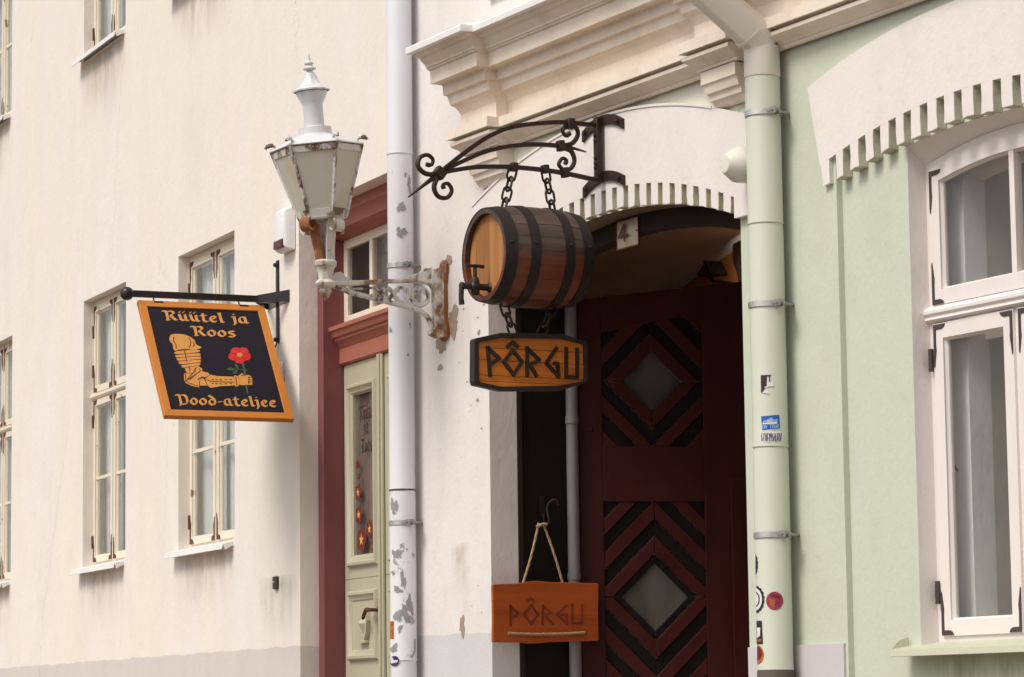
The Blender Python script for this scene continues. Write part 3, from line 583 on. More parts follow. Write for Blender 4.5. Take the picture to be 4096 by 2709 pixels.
# hood over the gate: slab + separate teeth
def slab(xs, zlo, zhi, y0, y1, ends=True):
    mb = MB(); n = len(xs); lo = [(x, y0, zlo(x)) for x in xs]; hi = [(x, y0, zhi(x)) for x in xs]; A = lo+list(reversed(hi))
    off = (0, y1-y0, 0); k = len(A)
    vs = [Vector(p) for p in A]+[Vector(p)+Vector(off) for p in A]; fs = []
    for i in range(n-1): fs.append((i, i+1, 2*n-2-i, 2*n-1-i))
    for i in range(k): j = (i+1) % k; fs.append((i, k+i, k+j, j))
    return mb.add(vs, fs)
HY = -0.036
mb = slab(lin(1.0, GX1, 44), lambda x: gt(max(x, 1.1))-0.0 if x > 1.15 else gt(1.15)-1.1*0, gl, HY, -0.001); mb.build('gate_hood', 'hood_white', GB)
mb = slab(lin(1.0, 3.52, 44), lambda x: gl(x)-0.008, lambda x: gl(x)+0.005, HY-0.006, HY-0.0005); mb.build('hood_edge_bead', 'hood_white', GB)
mb = MB(); mb.prism([(3.7005, HY, 3.945), (3.87, HY, 3.945), (3.87, HY, gl(3.87)), (3.7005, HY, gl(3.7005))], (0, 0.035, 0)); mb.build('gate_hood_end', 'hood_white', GB)
pitch = 0.1128; sc = [2.229+pitch*k for k in range(-10, 14)]
for a, b in zip(sc[:-1], sc[1:]):
    xa, xb = a+0.0235+random.uniform(-.002, .002), b-0.0235+random.uniform(-.002, .002)
    if xb > GX1+0.0: xb = GX1-0.002
    if xb-xa < 0.02: continue
    d = random.uniform(-.004, .003)
    j_ = lambda: random.uniform(-.004, .004)
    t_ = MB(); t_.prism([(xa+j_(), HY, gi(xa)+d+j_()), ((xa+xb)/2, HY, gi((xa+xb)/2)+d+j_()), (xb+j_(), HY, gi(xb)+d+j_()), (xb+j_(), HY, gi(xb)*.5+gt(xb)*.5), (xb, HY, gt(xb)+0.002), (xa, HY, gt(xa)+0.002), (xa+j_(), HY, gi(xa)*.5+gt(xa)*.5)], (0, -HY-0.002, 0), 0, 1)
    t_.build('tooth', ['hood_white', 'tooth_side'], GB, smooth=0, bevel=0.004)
# hood over the window
def hood_lo(x): return wi_t(x)
HW = -0.022
hl_ = lambda x: 4.469-(x-4.329)/0.112*0.485
mb = slab([4.33, 4.36, 4.39, 4.405, 4.42]+lin(4.4215, 6.7785, 40)+[6.78, 6.795, 6.81, 6.84, 6.87], lambda x: hl_(x) if x <= 4.421 else (hl_(11.2-x) if x >= 6.779 else wi_t(x)), wi_o, HW, FY-0.001)
mb.prism([(6.7775, HW, wi_t(6.7775)+0.002), (6.707, HW, wi_t(6.707)+0.002), (6.707, HW, 3.992), (6.759, HW, 3.984)], (0, FY-HW-0.002, 0))
mb.prism([(4.4225, HW, wi_t(4.4225)+0.002), (4.493, HW, wi_t(4.493)+0.002), (4.493, HW, 3.992), (4.441, HW, 3.984)], (0, FY-HW-0.002, 0)); mb.build('window_hood', 'hood_white', GB, smooth=0)
p2 = 0.1232
sw = [4.518, 4.632, 4.753, 4.871, 4.991, 5.106, 5.228, 5.351, 5.478, 5.614, 5.753, 5.887, 6.02, 6.15, 6.28, 6.41, 6.545, 6.68]
for a, b in zip(sw[:-1], sw[1:]):
    xa, xb = a+0.027, b-0.027; d = random.uniform(-.004, .003)
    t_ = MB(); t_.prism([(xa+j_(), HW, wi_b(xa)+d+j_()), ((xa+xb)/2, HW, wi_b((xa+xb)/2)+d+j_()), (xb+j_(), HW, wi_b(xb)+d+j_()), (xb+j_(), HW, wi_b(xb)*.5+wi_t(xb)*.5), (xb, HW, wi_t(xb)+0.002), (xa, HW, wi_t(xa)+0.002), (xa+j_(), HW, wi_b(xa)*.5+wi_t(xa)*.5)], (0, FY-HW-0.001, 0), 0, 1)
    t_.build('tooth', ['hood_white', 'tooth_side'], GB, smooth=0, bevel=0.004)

# entablature: profile lofted round two projecting blocks
PROF = [(0.03, 5.40), (0.395, 5.30), (0.400, 5.291), (0.400, 5.262), (0.362, 5.262), (0.350, 5.241), (0.328, 5.238), (0.322, 5.222), (0.305, 5.205), (0.298, 5.193), (0.298, 5.184), (0.288, 5.178), (0.290, 5.172), (0.276, 5.166), (0.274, 5.092), (0.222, 5.088), (0.212, 5.080), (0.210, 5.028), (0.190, 5.024), (0.185, 5.005), (0.176, 4.975), (0.166, 4.966), (0.150, 4.960), (0.132, 4.935), (0.120, 4.918), (0.118, 4.832), (0.197, 4.826), (0.197, 4.772), (0.145, 4.770), (0.143, 4.759), (0.180, 4.755), (0.178, 4.738), (0.160, 4.725), (0.135, 4.715), (0.120, 4.700), (0.112, 4.698), (0.110, 4.684), (0.097, 4.680)]
EE, KK = 0.073, 0.45
def plan(d, z):
    dm = max(d-EE, 0.0)
    pts = [(1.088-KK*d, 0.02), (1.088-KK*d, -d), (1.396+KK*d, -d), (1.396+KK*d, -dm), (3.56-KK*d, -dm), (3.56-KK*d, -d), (3.82+KK*d, -d), (3.82+KK*d, -dm), (9.0, -dm)]
    return [(x, y, z) for x, y in pts]
mb = MB(); rows = [plan(d, z) for d, z in PROF]; n = len(rows[0])
for r_ in rows: mb.v += r_
for i in range(len(rows)-1):
    for k in range(n-1): mb.f.append((i*n+k, i*n+k+1, (i+1)*n+k+1, (i+1)*n+k)); mb.mi.append(1 if i < 4 else 0)
mb.build('cornice', ['cornice_cream', 'sill_white'], GB, smooth=28)
CB = [(0.096, 4.678), (0.094, 4.618), (0.084, 4.614), (0.072, 4.572), (0.058, 4.568), (0.052, 4.538), (0.040, 4.534), (0.024, 4.508), (0.0, 4.502)]
for xa, xb in ((1.088, 1.396), (3.56, 3.82)):
    mb = MB(); rows = []
    for d, z in CB: rows.append([(xa-KK*d*0.6, 0.0, z), (xa-KK*d*0.6, -d-0.012, z), (xb+KK*d*0.6, -d-0.012, z), (xb+KK*d*0.6, 0.0, z)])
    for r_ in rows: mb.v += r_
    for i in range(len(rows)-1):
        for k in range(3): mb.f.append((i*4+k, i*4+k+1, (i+1)*4+k+1, (i+1)*4+k)); mb.mi.append(0)
    mb.build('corbel', 'cornice_cream', GB, smooth=15)

# ---- gate: frame, beam, porch, open leaf
mb = MB()
xs_ = lin(GX0, GX1, 30); mb2 = slab(xs_, lambda x: gi(x)-0.098, lambda x: gi(x)-0.001, 0.15, 0.23); mb2.build('gate_beam', 'beam_brown', GB)
mb = MB(); mb.box((GX0-0.03, 0.172, 0.3), (GX0+0.005, 0.2, 4.0)); mb.build('gate_batten', 'beam_brown', GB)
mb = MB(); mb.box((GX0-0.06, 0.2, 0.3), (GX0+0.0, 0.54, 4.1)); mb.build('gate_post', 'gate_black', GB)
mb = MB(); mb.tube([(1.135, 0.505, 0.3), (1.135, 0.505, 4.1)], 0.034, 16)
for zz in (2.35, 3.22): mb.tube([(1.135, 0.505, zz-0.02), (1.135, 0.505, zz+0.02)], 0.038, 16)
mb.build('porch_pipe', 'lower_pipe_grey', GB)
vz = lambda x: 4.55-(x-2.4)**2/18
mb = MB(); X_ = lin(-0.4, 5.2, 20)
for a, b in zip(X_[:-1], X_[1:]): mb.add([(a, 0.24, vz(a)), (b, 0.24, vz(b)), (b, 2.0, vz(b)), (a, 2.0, vz(a))], [(0, 1, 2, 3)])
mb.add([(-0.4, 0.56, 0.2), (-0.4, 2.0, 0.2), (-0.4, 2.0, 5), (-0.4, 0.56, 5)], [(0, 1, 2, 3)]); mb.add([(5.2, 0.2, 0.2), (5.2, 2.0, 0.2), (5.2, 2.0, 5), (5.2, 0.2, 5)], [(0, 1, 2, 3)])
mb.add([(-0.4, 0.56, 0.2), (1.06, 0.56, 0.2), (1.06, 0.56, 5), (-0.4, 0.56, 5)], [(0, 1, 2, 3)])
for a, b in zip(lin(GX0-0.1, GX1, 12)[:-1], lin(GX0-0.1, GX1, 12)[1:]): mb.add([(a, 0.232, gi(max(a, GX0))-0.05), (b, 0.232, gi(b)-0.05), (b, 0.242, 5), (a, 0.242, 5)], [(0, 1, 2, 3)])
mb.add([(3.71, 0.24, 0.2), (5.2, 0.24, 0.2), (5.2, 0.24, 5), (3.71, 0.24, 5)], [(0, 1, 2, 3)])
mb.build('porch_vault', 'porch_grey', GB, smooth=0)
mb = MB(); strips(mb, X_, c_(0.2), lambda x: vz(x)+0.02, 1.995); mb.build('porch_back_wall', 'porch_glow_orange', GB, smooth=0)
mb = MB(); mb.box((-0.4, 0.17, 0.6), (5.2, 2.0, 0.9)); mb.build('porch_floor', 'porch_stone', GB)

TH = radians(72); HX, HYY = 1.13, 0.55
def lf(a, z, l=0.0): return (HX+a*cos(TH)+l*sin(TH), HYY+a*sin(TH)-l*cos(TH), z)
ltop = lambda a: 3.90+0.135*a-0.012*a*a
lw = 1.26
body = MB(); offb = Vector(lf(0, 0, -0.05))-Vector(lf(0, 0, 0))
def lpoly(mb, pts, l, th): mb.prism([lf(a, z, l) for a, z in pts], Vector(lf(0, 0, -th))-Vector(lf(0, 0, 0))); return mb
p1t = lambda a: 3.715+0.23*(a-0.136)-0.04*(a-0.136)**2
lpoly(body, [(0, 0.95), (0.136, 0.95), (0.136, ltop(0.136)), (0, ltop(0))], 0.0, 0.05)
lpoly(body, [(0.716, 0.95), (lw, 0.95), (lw, ltop(lw)), (0.716, ltop(0.716))], 0.0, 0.05)
lpoly(body, [(0.136, p1t(0.136)), (0.30, p1t(0.30)), (0.45, p1t(0.45)), (0.60, p1t(0.60)), (0.716, 3.75), (0.716, ltop(0.716)), (0.136, ltop(0.136))], 0.0, 0.05)
lpoly(body, [(0.136, 2.767), (0.716, 2.767), (0.716, 3.078), (0.136, 3.078)], 0.0, 0.05)
lpoly(body, [(0.136, 0.95), (0.716, 0.95), (0.716, 1.55), (0.136, 1.55)], 0.0, 0.05)
lpoly(body, [(0.866, 0.95), (lw, 0.95), (lw, 2.91), (0.866, 2.91)], 0.008, 0.007)
leaf = body.build('gate_leaf', 'gate_red', GB, smooth=0, bevel=0.004)
hb = MB()
for zz in (3.45, 2.25, 1.4): hb.lathe([(0.012, 0), (0.011, 0.006), (0.004, 0.01)], lf(0.07, zz-0.28, 0), Vector(lf(0, 0, 1))-Vector(lf(0, 0, 0)), 10)
hb.build('stud', 'gate_red', leaf)
def clip(poly, inside, inter):
    out = []
    for i in range(len(poly)):
        p, q = poly[i-1], poly[i]
        if inside(q):
            if not inside(p): out.append(inter(p, q))
            out.append(q)
        elif inside(p): out.append(inter(p, q))
    return out
def clip_half(poly, n, c):       # keep n.p <= c
    f = lambda p: n[0]*p[0]+n[1]*p[1]-c
    return clip(poly, lambda p: f(p) <= 1e-9, lambda p, q: (lambda t: (p[0]+(q[0]-p[0])*t, p[1]+(q[1]-p[1])*t))(f(p)/(f(p)-f(q))))
def diamond_panel(ca, cz, rings, rect_, top=None):
    a0, a1, z0, z1 = rect_
    for (r0, r1, m_) in rings:
        for sa, sz in ((1, 1), (-1, 1), (-1, -1), (1, -1)):
            g_ = 0.0025
            quad = [(ca+sa*g_, cz+sz*(r0+g_)), (ca+sa*g_, cz+sz*(r1-g_)), (ca+sa*(r1-g_), cz+sz*g_), (ca+sa*(r0+g_), cz+sz*g_)]
            for n_, c in (((1, 0), a1), ((-1, 0), -a0), ((0, -1), -z0)): quad = clip_half(quad, n_, c) if quad else quad
            if quad and top: quad = clip_half(quad, (-0.215, 1), z1-0.215*a0)
            elif quad: quad = clip_half(quad, (0, 1), z1)
            if quad and top: quad = clip_half(quad, (0.84, 1), 3.744+0.84*0.716)
            if len(quad) < 3: continue
            ar = abs(sum(quad[i-1][0]*quad[i][1]-quad[i][0]*quad[i-1][1] for i in range(len(quad))))/2
            if ar < 2e-4: continue
            b_ = MB(); l = (-0.004 if m_ == 'gate_red_board' else -0.018)+random.uniform(-.002, .002)
            lpoly(b_, quad, l, 0.018); b_.build('board', m_, leaf, smooth=0, bevel=0.0025)
R_, B_ = 'gate_red_board', 'gate_black_board'
diamond_panel(0.423, 3.445, [(0.168, 0.268, R_), (0.268, 0.362, B_), (0.362, 0.46, R_), (0.46, 0.56, B_), (0.56, 0.7, R_)], (0.136, 0.716, 3.078, 3.735), True)
diamond_panel(0.425, 2.235, [(0.185, 0.24, B_), (0.24, 0.34, R_), (0.34, 0.435, B_), (0.435, 0.535, R_), (0.535, 0.625, B_), (0.625, 0.72, R_), (0.72, 0.82, B_), (0.82, 0.92, R_)], (0.136, 0.716, 1.55, 2.767))
for ca, cz, r_ in ((0.423, 3.445, 0.172), (0.425, 2.235, 0.19)):
    g_ = MB(); lpoly(g_, [(ca, cz+r_), (ca+r_, cz), (ca, cz-r_), (ca-r_, cz)], -0.028, 0.004); g_.build('pane', 'pane_old', leaf)
bk = MB(); lpoly(bk, [(0.12, 1.5), (0.73, 1.5), (0.73, 3.86), (0.12, 3.74)], -0.055, 0.01); bk.build('leaf_backing', 'porch_grey', leaf)

# ---- right-hand window
w_ = MB(); fy = 0.128; zt = 3.325; mx = 5.652
w_.ring(arect(WX0-0.012, WX1+0.012, WZ0, wf, fy), arect(WX0-0.012, WX1+0.012, WZ0, wf, fy, 14, 0.052), (0, 0.05, 0))
w_.box((WX0, fy-0.002, zt-0.03), (WX1, fy+0.05, zt+0.03)); w_.box((mx-0.02, fy+0.001, WZ0+0.03), (mx+0.02, fy+0.049, zt))
rw = w_.build('window', 'window_white', GB, bevel=0.004)
tr = MB(); tr.prism([(WX0-0.02, y, z) for y, z in ((fy-0.035, zt+0.012), (fy-0.035, zt-0.002), (fy-0.022, zt-0.012), (fy-0.028, zt-0.028), (fy-0.004, zt-0.04), (fy-0.003, zt+0.035), (fy-0.022, zt+0.026))], (WX1-WX0+0.04, 0, 0)); tr.build('transom', 'window_white', rw)
for (a, b, c, top_) in ((WX0+0.04, mx-0.018, WZ0+0.045, None), (mx+0.018, WX1-0.04, WZ0+0.045, None), (WX0+0.04, WX1-0.04, zt+0.035, 1)):
    if True:
        zf = (lambda x: wf(x)-0.04) if top_ else c_(zt-0.045)
        y = fy-0.012; cm = MB()
        cm.ring(arect(a, b, c, zf, y), arect(a, b, c, zf, y, 14, 0.068), (0, 0.045, 0)); cm.ring(arect(a, b, c, zf, y+0.006, 14, 0.066), arect(a, b, c, zf, y+0.022, 14, 0.078), (0, 0.01, 0))
        if top_: cm.box((mx-0.017, y+0.004, c+0.05), (mx+0.017, y+0.044, zf(mx)-0.05))
        cm.build('casement', 'window_white', rw)
        gm = MB(); P_ = arect(a, b, c, zf, fy+0.012, 14, 0.067); gm.prism(P_, (0, 0.004, 0)); gm.build('pane', 'pane_clear', rw)
        for sx, cx in ((1, a+0.003), (-1, b-0.003)):
            for sz, cz in ((1, c+0.003), (-1, zf(cx)-0.006)):
                hm = MB(); hm.prism(L_plate(cx, cz, sx, sz, y-0.0035, 0.085, 0.19, 0.017), (0, 0.003, 0)); hm.build('corner_plate', 'iron_plate', rw)
        # inner casement, 16 cm behind
        yi = fy+0.17; im = MB(); im.ring(arect(a-0.02, b+0.02, c, zf, yi, 14, 0.0), arect(a-0.02, b+0.02, c, zf, yi, 14, 0.075), (0, 0.04, 0)); im.build('inner_casement', 'window_white', rw)
        ig = MB(); ig.prism(arect(a-0.02, b+0.02, c, zf, yi+0.02, 14, 0.07), (0, 0.003, 0)); ig.build('inner_pane', 'pane_dark', rw)
for zz in (2.10, 3.12): hm = MB(); hm.tube([(WX0+0.028, fy-0.02, zz-0.05), (WX0+0.028, fy-0.02, zz+0.05)], 0.012, 8); hm.build('hinge', 'iron_plate', rw)
bm_ = MB(); a, b, d0, d1 = WX0-0.012, WX1+0.012, fy+0.05, fy+0.21
for x in (a, b): bm_.add([(x, d0, WZ0), (x, d1, WZ0), (x, d1, 4.1), (x, d0, 4.1)], [(0, 1, 2, 3)])
bm_.add([(a, d0, WZ0), (b, d0, WZ0), (b, d1, WZ0), (a, d1, WZ0)], [(0, 1, 2, 3)])
for p, q in zip(lin(a, b, 12)[:-1], lin(a, b, 12)[1:]):
    zz = wf; bm_.add([(p, d0, zz(p)), (q, d0, zz(q)), (q, d1, zz(q)), (p, d1, zz(p))], [(0, 1, 2, 3)])
bm_.build('window_box', 'box_lining_white', rw, smooth=0)
hk = MB(); hk.box((WX0-0.01, d0+0.05, 2.55), (WX0-0.004, d0+0.07, 2.72)); hk.tube([(WX0, d0+0.06, 2.66), (WX0+0.05, d0+0.08, 2.60)], 0.008, 6); hk.build('catch', 'iron_plate', rw)
rm = MB(); a, b, d0, d1 = WX0-0.1, WX1+0.1, fy+0.212, 0.85
for q in ([(a, d0, 1.8), (a, d1, 1.8), (a, d1, 4.3), (a, d0, 4.3)], [(b, d0, 1.8), (b, d1, 1.8), (b, d1, 4.3), (b, d0, 4.3)], [(a, d1, 1.8), (b, d1, 1.8), (b, d1, 4.3), (a, d1, 4.3)], [(a, d0, 4.3), (b, d0, 4.3), (b, d1, 4.3), (a, d1, 4.3)], [(a, d0, 1.8), (b, d0, 1.8), (b, d1, 1.8), (a, d1, 1.8)]): rm.add(q, [(0, 1, 2, 3)])
rm.build('room', 'room_dark', rw, smooth=0)
cu = MB(); n = 40
for i in range(n+1):
    x = WX0-0.08+(WX1-WX0+0.16)*i/n; yy = 0.62+0.02*sin(i*1.7)+0.014*sin(i*0.6); cu.v += [(x, yy, 1.82), (x, yy, 4.2)]
for i in range(n): cu.f.append((2*i, 2*i+2, 2*i+3, 2*i+1)); cu.mi.append(0)
cu.build('curtain', 'curtain_grey', rw, smooth=60)
sm = MB(); a, b = WX0-0.075, WX1+0.075
sm.prism([(a, y, z) for y, z in ((0.125, WZ0+0.02), (-0.075, WZ0-0.01), (-0.08, WZ0-0.042), (-0.074, WZ0-0.042), (-0.06, WZ0-0.02), (0.125, WZ0+0.005))], (b-a, 0, 0)); sm.prism([(a, y, z) for y, z in ((0.02, WZ0+0.045), (-0.03, WZ0+0.035), (-0.076, WZ0-0.008), (0.02, WZ0+0.008))], (0.004, 0, 0)); sm.build('sill', 'sill_green', rw, bevel=0.002)

# ================================================================== plaster damage near the lamp, pits
def blob(cx, cz, rx, rz, n=22, j=0.35, seed=0):
    rnd = random.Random(seed); ph = [rnd.uniform(0, 6.28) for _ in range(4)]
    return [(cx+rx*(1+j*(0.5*sin(2*t+ph[0])+0.35*sin(3*t+ph[1])+0.3*sin(5*t+ph[2])+0.25*sin(9*t+ph[3])))*cos(t), cz+rz*(1+j*(0.5*sin(2*t+ph[0])+0.35*sin(3*t+ph[1])+0.3*sin(5*t+ph[2])+0.25*sin(9*t+ph[3])))*sin(t)) for t in [2*pi*i/n for i in range(n)]]
for i, (px, py, rx, rz) in enumerate(((1812, 1290, .075, .075), (1768, 1372, .055, .065), (1790, 1060, .05, .05), (1762, 1470, .025, .02))):
    p = ony(MR, px, py, 0); mb = MB(); mb.prism([(a, -0.003, b) for a, b in blob(p.x, p.z, rx, rz, 26, .45, i)], (0, 0.002, 0)); mb.build('bare_plaster_patch', 'raw_plaster', GB)
pm = MB()
for i in range(20):
    p = ony(MR, random.uniform(1820, 1950), random.uniform(900, 2500), 0); s_ = random.uniform(.002, .006); pm.prism([(a, -0.002, b) for a, b in blob(p.x, p.z, s_*1.6, s_*.9, 9, .4, i)], (0, 0.001, 0))
for px, py, a_, b_ in ((1850, 2505, .035, .05), (1905, 1180, .012, .014), (1916, 1330, .014, .016), (1911, 1600, .012, .012)):
    p = ony(MR, px, py, 0); pm.prism([(a, -0.0025, b) for a, b in blob(p.x, p.z, a_, b_, 14, .5, int(px))], (0, 0.001, 0))
pm.build('plaster_pits', 'raw_plaster', GB, kind='stuff')

# ================================================================== weather stains (thin runs of dirt on the plaster)
def stain_mat(name, c, strength):
    mt = bpy.data.materials.new(name); mt.use_nodes = True; t = mt.node_tree; t.nodes.clear()
    out = t.nodes.new('ShaderNodeOutputMaterial'); tr = t.nodes.new('ShaderNodeBsdfTransparent'); df = N(t, 'ShaderNodeBsdfDiffuse'); df.inputs[0].default_value = c+(1,)
    gc = t.nodes.new('ShaderNodeTexCoord'); sp = t.nodes.new('ShaderNodeSeparateXYZ'); t.links.new(gc.outputs['Generated'], sp.inputs[0])
    ex = math_(t, 'MULTIPLY', math_(t, 'MULTIPLY', sp.outputs[0], math_(t, 'SUBTRACT', 1.0, sp.outputs[0])), 4.0)
    ez = math_(t, 'MULTIPLY', math_(t, 'MULTIPLY', sp.outputs[2], sp.outputs[2]), ramp(t, sp.outputs[2], [(0.9, (1, 1, 1)), (1.0, (0.3,)*3)]).outputs[0])
    nn = ramp(t, noise(t, 7.0, (1, 1, 0.25), 6, 0.7), [(0.36, (0, 0, 0)), (0.7, (1, 1, 1))]).outputs[0]
    a = math_(t, 'MULTIPLY', math_(t, 'MULTIPLY', math_(t, 'MULTIPLY', ex, ez), nn), strength)
    mx_ = t.nodes.new('ShaderNodeMixShader'); t.links.new(a, mx_.inputs[0]); t.links.new(tr.outputs[0], mx_.inputs[1]); t.links.new(df.outputs[0], mx_.inputs[2]); t.links.new(mx_.outputs[0], out.inputs[0]); MATS[name] = mt
stain_mat('stain_brown', (0.40, 0.30, 0.20), 0.75); stain_mat('stain_grey', (0.34, 0.30, 0.27), 0.6); stain_mat('stain_olive', (0.36, 0.35, 0.24), 0.7)
def stain(root, xa, xb, za, zb, mat, y=-0.0016):
    mb = MB(); mb.add([(xa, y, za), (xb, y, za), (xb, y, zb), (xa, y, zb)], [(0, 1, 2, 3)]); mb.build('weather_stain', mat, root, smooth=0)
for (xa, xb, za, zb) in WIN[:3]: stain(LH, xa-0.1, xb+0.08, za-0.55, za-0.02, 'stain_brown')
for (xa, xb, za, zb) in WIN[3:]: stain(LH, xa-0.1, xb+0.08, za-0.7, za-0.02, 'stain_brown')
for xa, xb, za, zb, m_ in ((0.62, 0.86, 2.1, 2.55, 'stain_brown'),): stain(GB, xa, xb, za, zb, m_)
stain(LH, -2.6, -1.79, 1.9, 2.5, 'stain_grey')
stain(GB, 4.95, 5.9, 1.2, WZ0-0.03, 'stain_olive', FY-0.0016)

# ================================================================== rain downpipes
def clamp_part(root, cx, cy, z, r, side, mats=('clamp_steel', 'clamp_dull'), out=0.13):
    c = MB(); c.lathe([(r+0.002, -0.013), (r+0.006, -0.013), (r+0.006, 0.013), (r+0.002, 0.013)], (cx, cy, z), n=32, hollow=True); o = c.build('clamp', mats[0], root)
    d = MB(); ex, ey = cx+side*(r+0.012), cy+0.0; d.box((ex-0.02, ey-0.016, z-0.014), (ex+0.03, ey-0.008, z+0.016)); d.box((ex-0.02, ey+0.008, z-0.014), (ex+0.03, ey+0.016, z+0.016)); d.tube([(ex+0.012, ey-0.03, z), (ex+0.012, ey+0.03, z)], 0.006, 6)
    d.tube([(ex+0.012, ey+0.01, z), (ex-0.012, ey+0.05, z), (cx+side*r*0.75, 0.0, z)], 0.008, 6); d.build('clamp_lug', mats[1], o)
PLr, PLc = 0.074, (0.0, -0.098)
def zr(py, cx, cy): return onx(MR, 0, 0, 0) if False else None
pc = ony(MR, 1605, 1354, -0.098); PLx = pc.x
def pz(py, x=None, y=-0.098, px=1605): return ony(MR, px, py, y).z
LP = thing('rain_downpipe', 'white rain downpipe with grey peeling patches between the two houses', 'downpipe', MR, (PLx, -0.098, 0.9))
zj = [pz(2709*1.1), pz(2645), pz(1962), pz(620), 9.4]
for k, (a, b, m_) in enumerate(zip(zj[:-1], zj[1:], ('pipe_peel', 'pipe_peel', 'pipe_peel_less', 'pipe_white'))):
    mb = MB(); r0, r1 = PLr+0.0015*(1 if k % 2 else 0), PLr-0.001
    mb.lathe([(r0+0.0, a), (r0+0.002, a+0.005), (r0, a+0.012), (r0, b-0.03), (r1, b-0.004), (r1, b+0.03)], (PLx, -0.098, 0), n=40); mb.build('pipe_section', m_, LP)
q = MB(); q.lathe([(PLr+0.003, zj[2]-0.004), (PLr+0.0045, zj[2]), (PLr+0.003, zj[2]+0.004)], (PLx, -0.098, 0), n=40); q.build('rusty_joint', 'rust_plate', LP)
for py in (1065, 2094): clamp_part(LP, PLx, -0.098, pz(py), PLr, 1, out=0.1)
def on_pipe(cx, cy, r, ang, z, l): return (cx+(r+l)*sin(ang), cy-(r+l)*cos(ang), z)
def pipe_art(mb, pts, cx, cy, r, l, th=0.0006):           # polygon (arc length, height) bent on the pipe
    n = len(pts); c0 = (sum(p[0] for p in pts)/n, sum(p[1] for p in pts)/n)
    S_ = []
    for i in range(n):
        p, q = pts[i], pts[(i+1) % n]
        for k in range(3): S_.append((p[0]+(q[0]-p[0])*k/3, p[1]+(q[1]-p[1])*k/3))
    rings = [S_, [(c0[0]+(a-c0[0])*.5, c0[1]+(b-c0[1])*.5) for a, b in S_]]
    vs = [on_pipe(cx, cy, r, a/r, b, l) for R__ in rings for a, b in R__]+[on_pipe(cx, cy, r, c0[0]/r, c0[1], l)]; m_ = len(S_)
    fs = [(i, (i+1) % m_, m_+(i+1) % m_, m_+i) for i in range(m_)]+[(m_+i, m_+(i+1) % m_, 2*m_) for i in range(m_)]
    mb.add(vs, fs); return mb
CAMANG_L = atan2((MR.inverted() @ CAM).x-PLx, -((MR.inverted() @ CAM).y+0.098))   # direction the pipe faces the lens
def pipe_pt(px, py, cx, cy, r):                           # surveyed point on a pipe -> (arc, height)
    I = MR.inverted(); o = I @ CAM; d = I.to_3x3() @ ray(px, py); ox, oy = o.x-cx, o.y-cy
    A = d.x**2+d.y**2; Bq = 2*(ox*d.x+oy*d.y); C = ox*ox+oy*oy-r*r; D_ = Bq*Bq-4*A*C
    t = (-Bq-sqrt(max(D_, 0)))/(2*A); p = o+d*t; return atan2(p.x-cx, -(p.y-cy))*r, p.z
def flake(root, px, py, rx, rz, cx, cy, r, mat, seed):
    a, z = pipe_pt(px, py, cx, cy, r); mb = MB(); pipe_art(mb, blob(a, z, rx, rz, 18, .6, seed), cx, cy, r, 0.0012); mb.build('bare_metal_flake', mat, root)
for i, (px, py, rx, rz) in enumerate(((1606, 828, .020, .033), (1606, 930, .025, .036), (1638, 740, .014, .045), (1622, 700, .008, .012), (1575, 2025, .024, .048), (1585, 2215, .025, .03), (1612, 2320, .014, .05), (1590, 2360, .028, .018), (1640, 2420, .02, .055), (1620, 2455, .024, .05), (1590, 2465, .02, .04), (1575, 2595, .026, .028), (1600, 2515, .014, .02), (1562, 1320, .01, .02), (1640, 1300, .006, .016), (1632, 1420, .006, .012), (1572, 2290, .02, .012))):
    flake(LP, px, py, rx, rz, PLx, -0.098, PLr+0.0015, 'bare_metal', i+3)
def sticker(root, pts, cx, cy, r, mat, l, label=None):
    mb = MB(); pipe_art(mb, [pipe_pt(px, py, cx, cy, r) for px, py in pts], cx, cy, r, l); return mb.build('sticker', mat, root, label=label)
def ell(px, py, rx, ry, n=20): return [(px+rx*cos(2*pi*i/n), py+ry*sin(2*pi*i/n)) for i in range(n)]
LL = (PLx, -0.098, PLr+0.0015)
sticker(LP, ell(1579, 2643, 21, 24), *LL, 'sticker_white', .002, 'round white and navy sticker'); sticker(LP, ell(1579, 2645, 19, 21), *LL, 'sticker_ink', .0026)
sticker(LP, [(1563, 2632), (1570, 2628), (1582, 2648), (1592, 2640), (1590, 2650), (1566, 2655)], *LL, 'sticker_white', .0032)
sticker(LP, [(1553, 2255), (1592, 2262), (1592, 2290), (1553, 2286)], *LL, 'sticker_white', .002, 'torn white paper sticker')
sticker(LP, [(1556, 2488), (1576, 2484), (1576, 2556), (1556, 2556)], *LL, 'sticker_amber', .002, 'torn orange and green sticker'); sticker(LP, [(1556, 2512), (1564, 2520), (1562, 2556), (1555, 2556)], *LL, 'sticker_green', .0026)

PRr = 0.082; prc = ony(MR, 3060, 800, -0.105); PRx = prc.x
RP = thing('rain_downpipe', 'pale green rain downpipe covered in stickers, right of the gate', 'downpipe', MR, (PRx, -0.105, 0.8))
def pzr(py, px=3060): return ony(MR, px+(py-800)*0.0225, py, -0.105).z
RR = (PRx, -0.105, PRr+0.001)
zz_ = [pzr(2682), pzr(1792), pzr(900), pzr(308)]
for k, (a, b) in enumerate(zip(zz_[:-1], zz_[1:])):
    mb = MB(); r0, r1 = PRr+0.001, PRr-0.002; mb.lathe([(r0, a), (r0+0.002, a+0.004), (r0, a+0.012), (r0, b-0.02), (r1, b-0.004), (r1, b+0.03)], (PRx, -0.105, 0), n=40); mb.build('pipe_section', 'pipe_green', RP)
mb = MB(); mb.lathe([(PRr+0.004, 0.9), (PRr+0.004, zz_[0]-0.006), (PRr-0.001, zz_[0]+0.01)], (PRx, -0.105, 0), n=36); mb.build('pipe_foot', 'pipe_foot', RP)
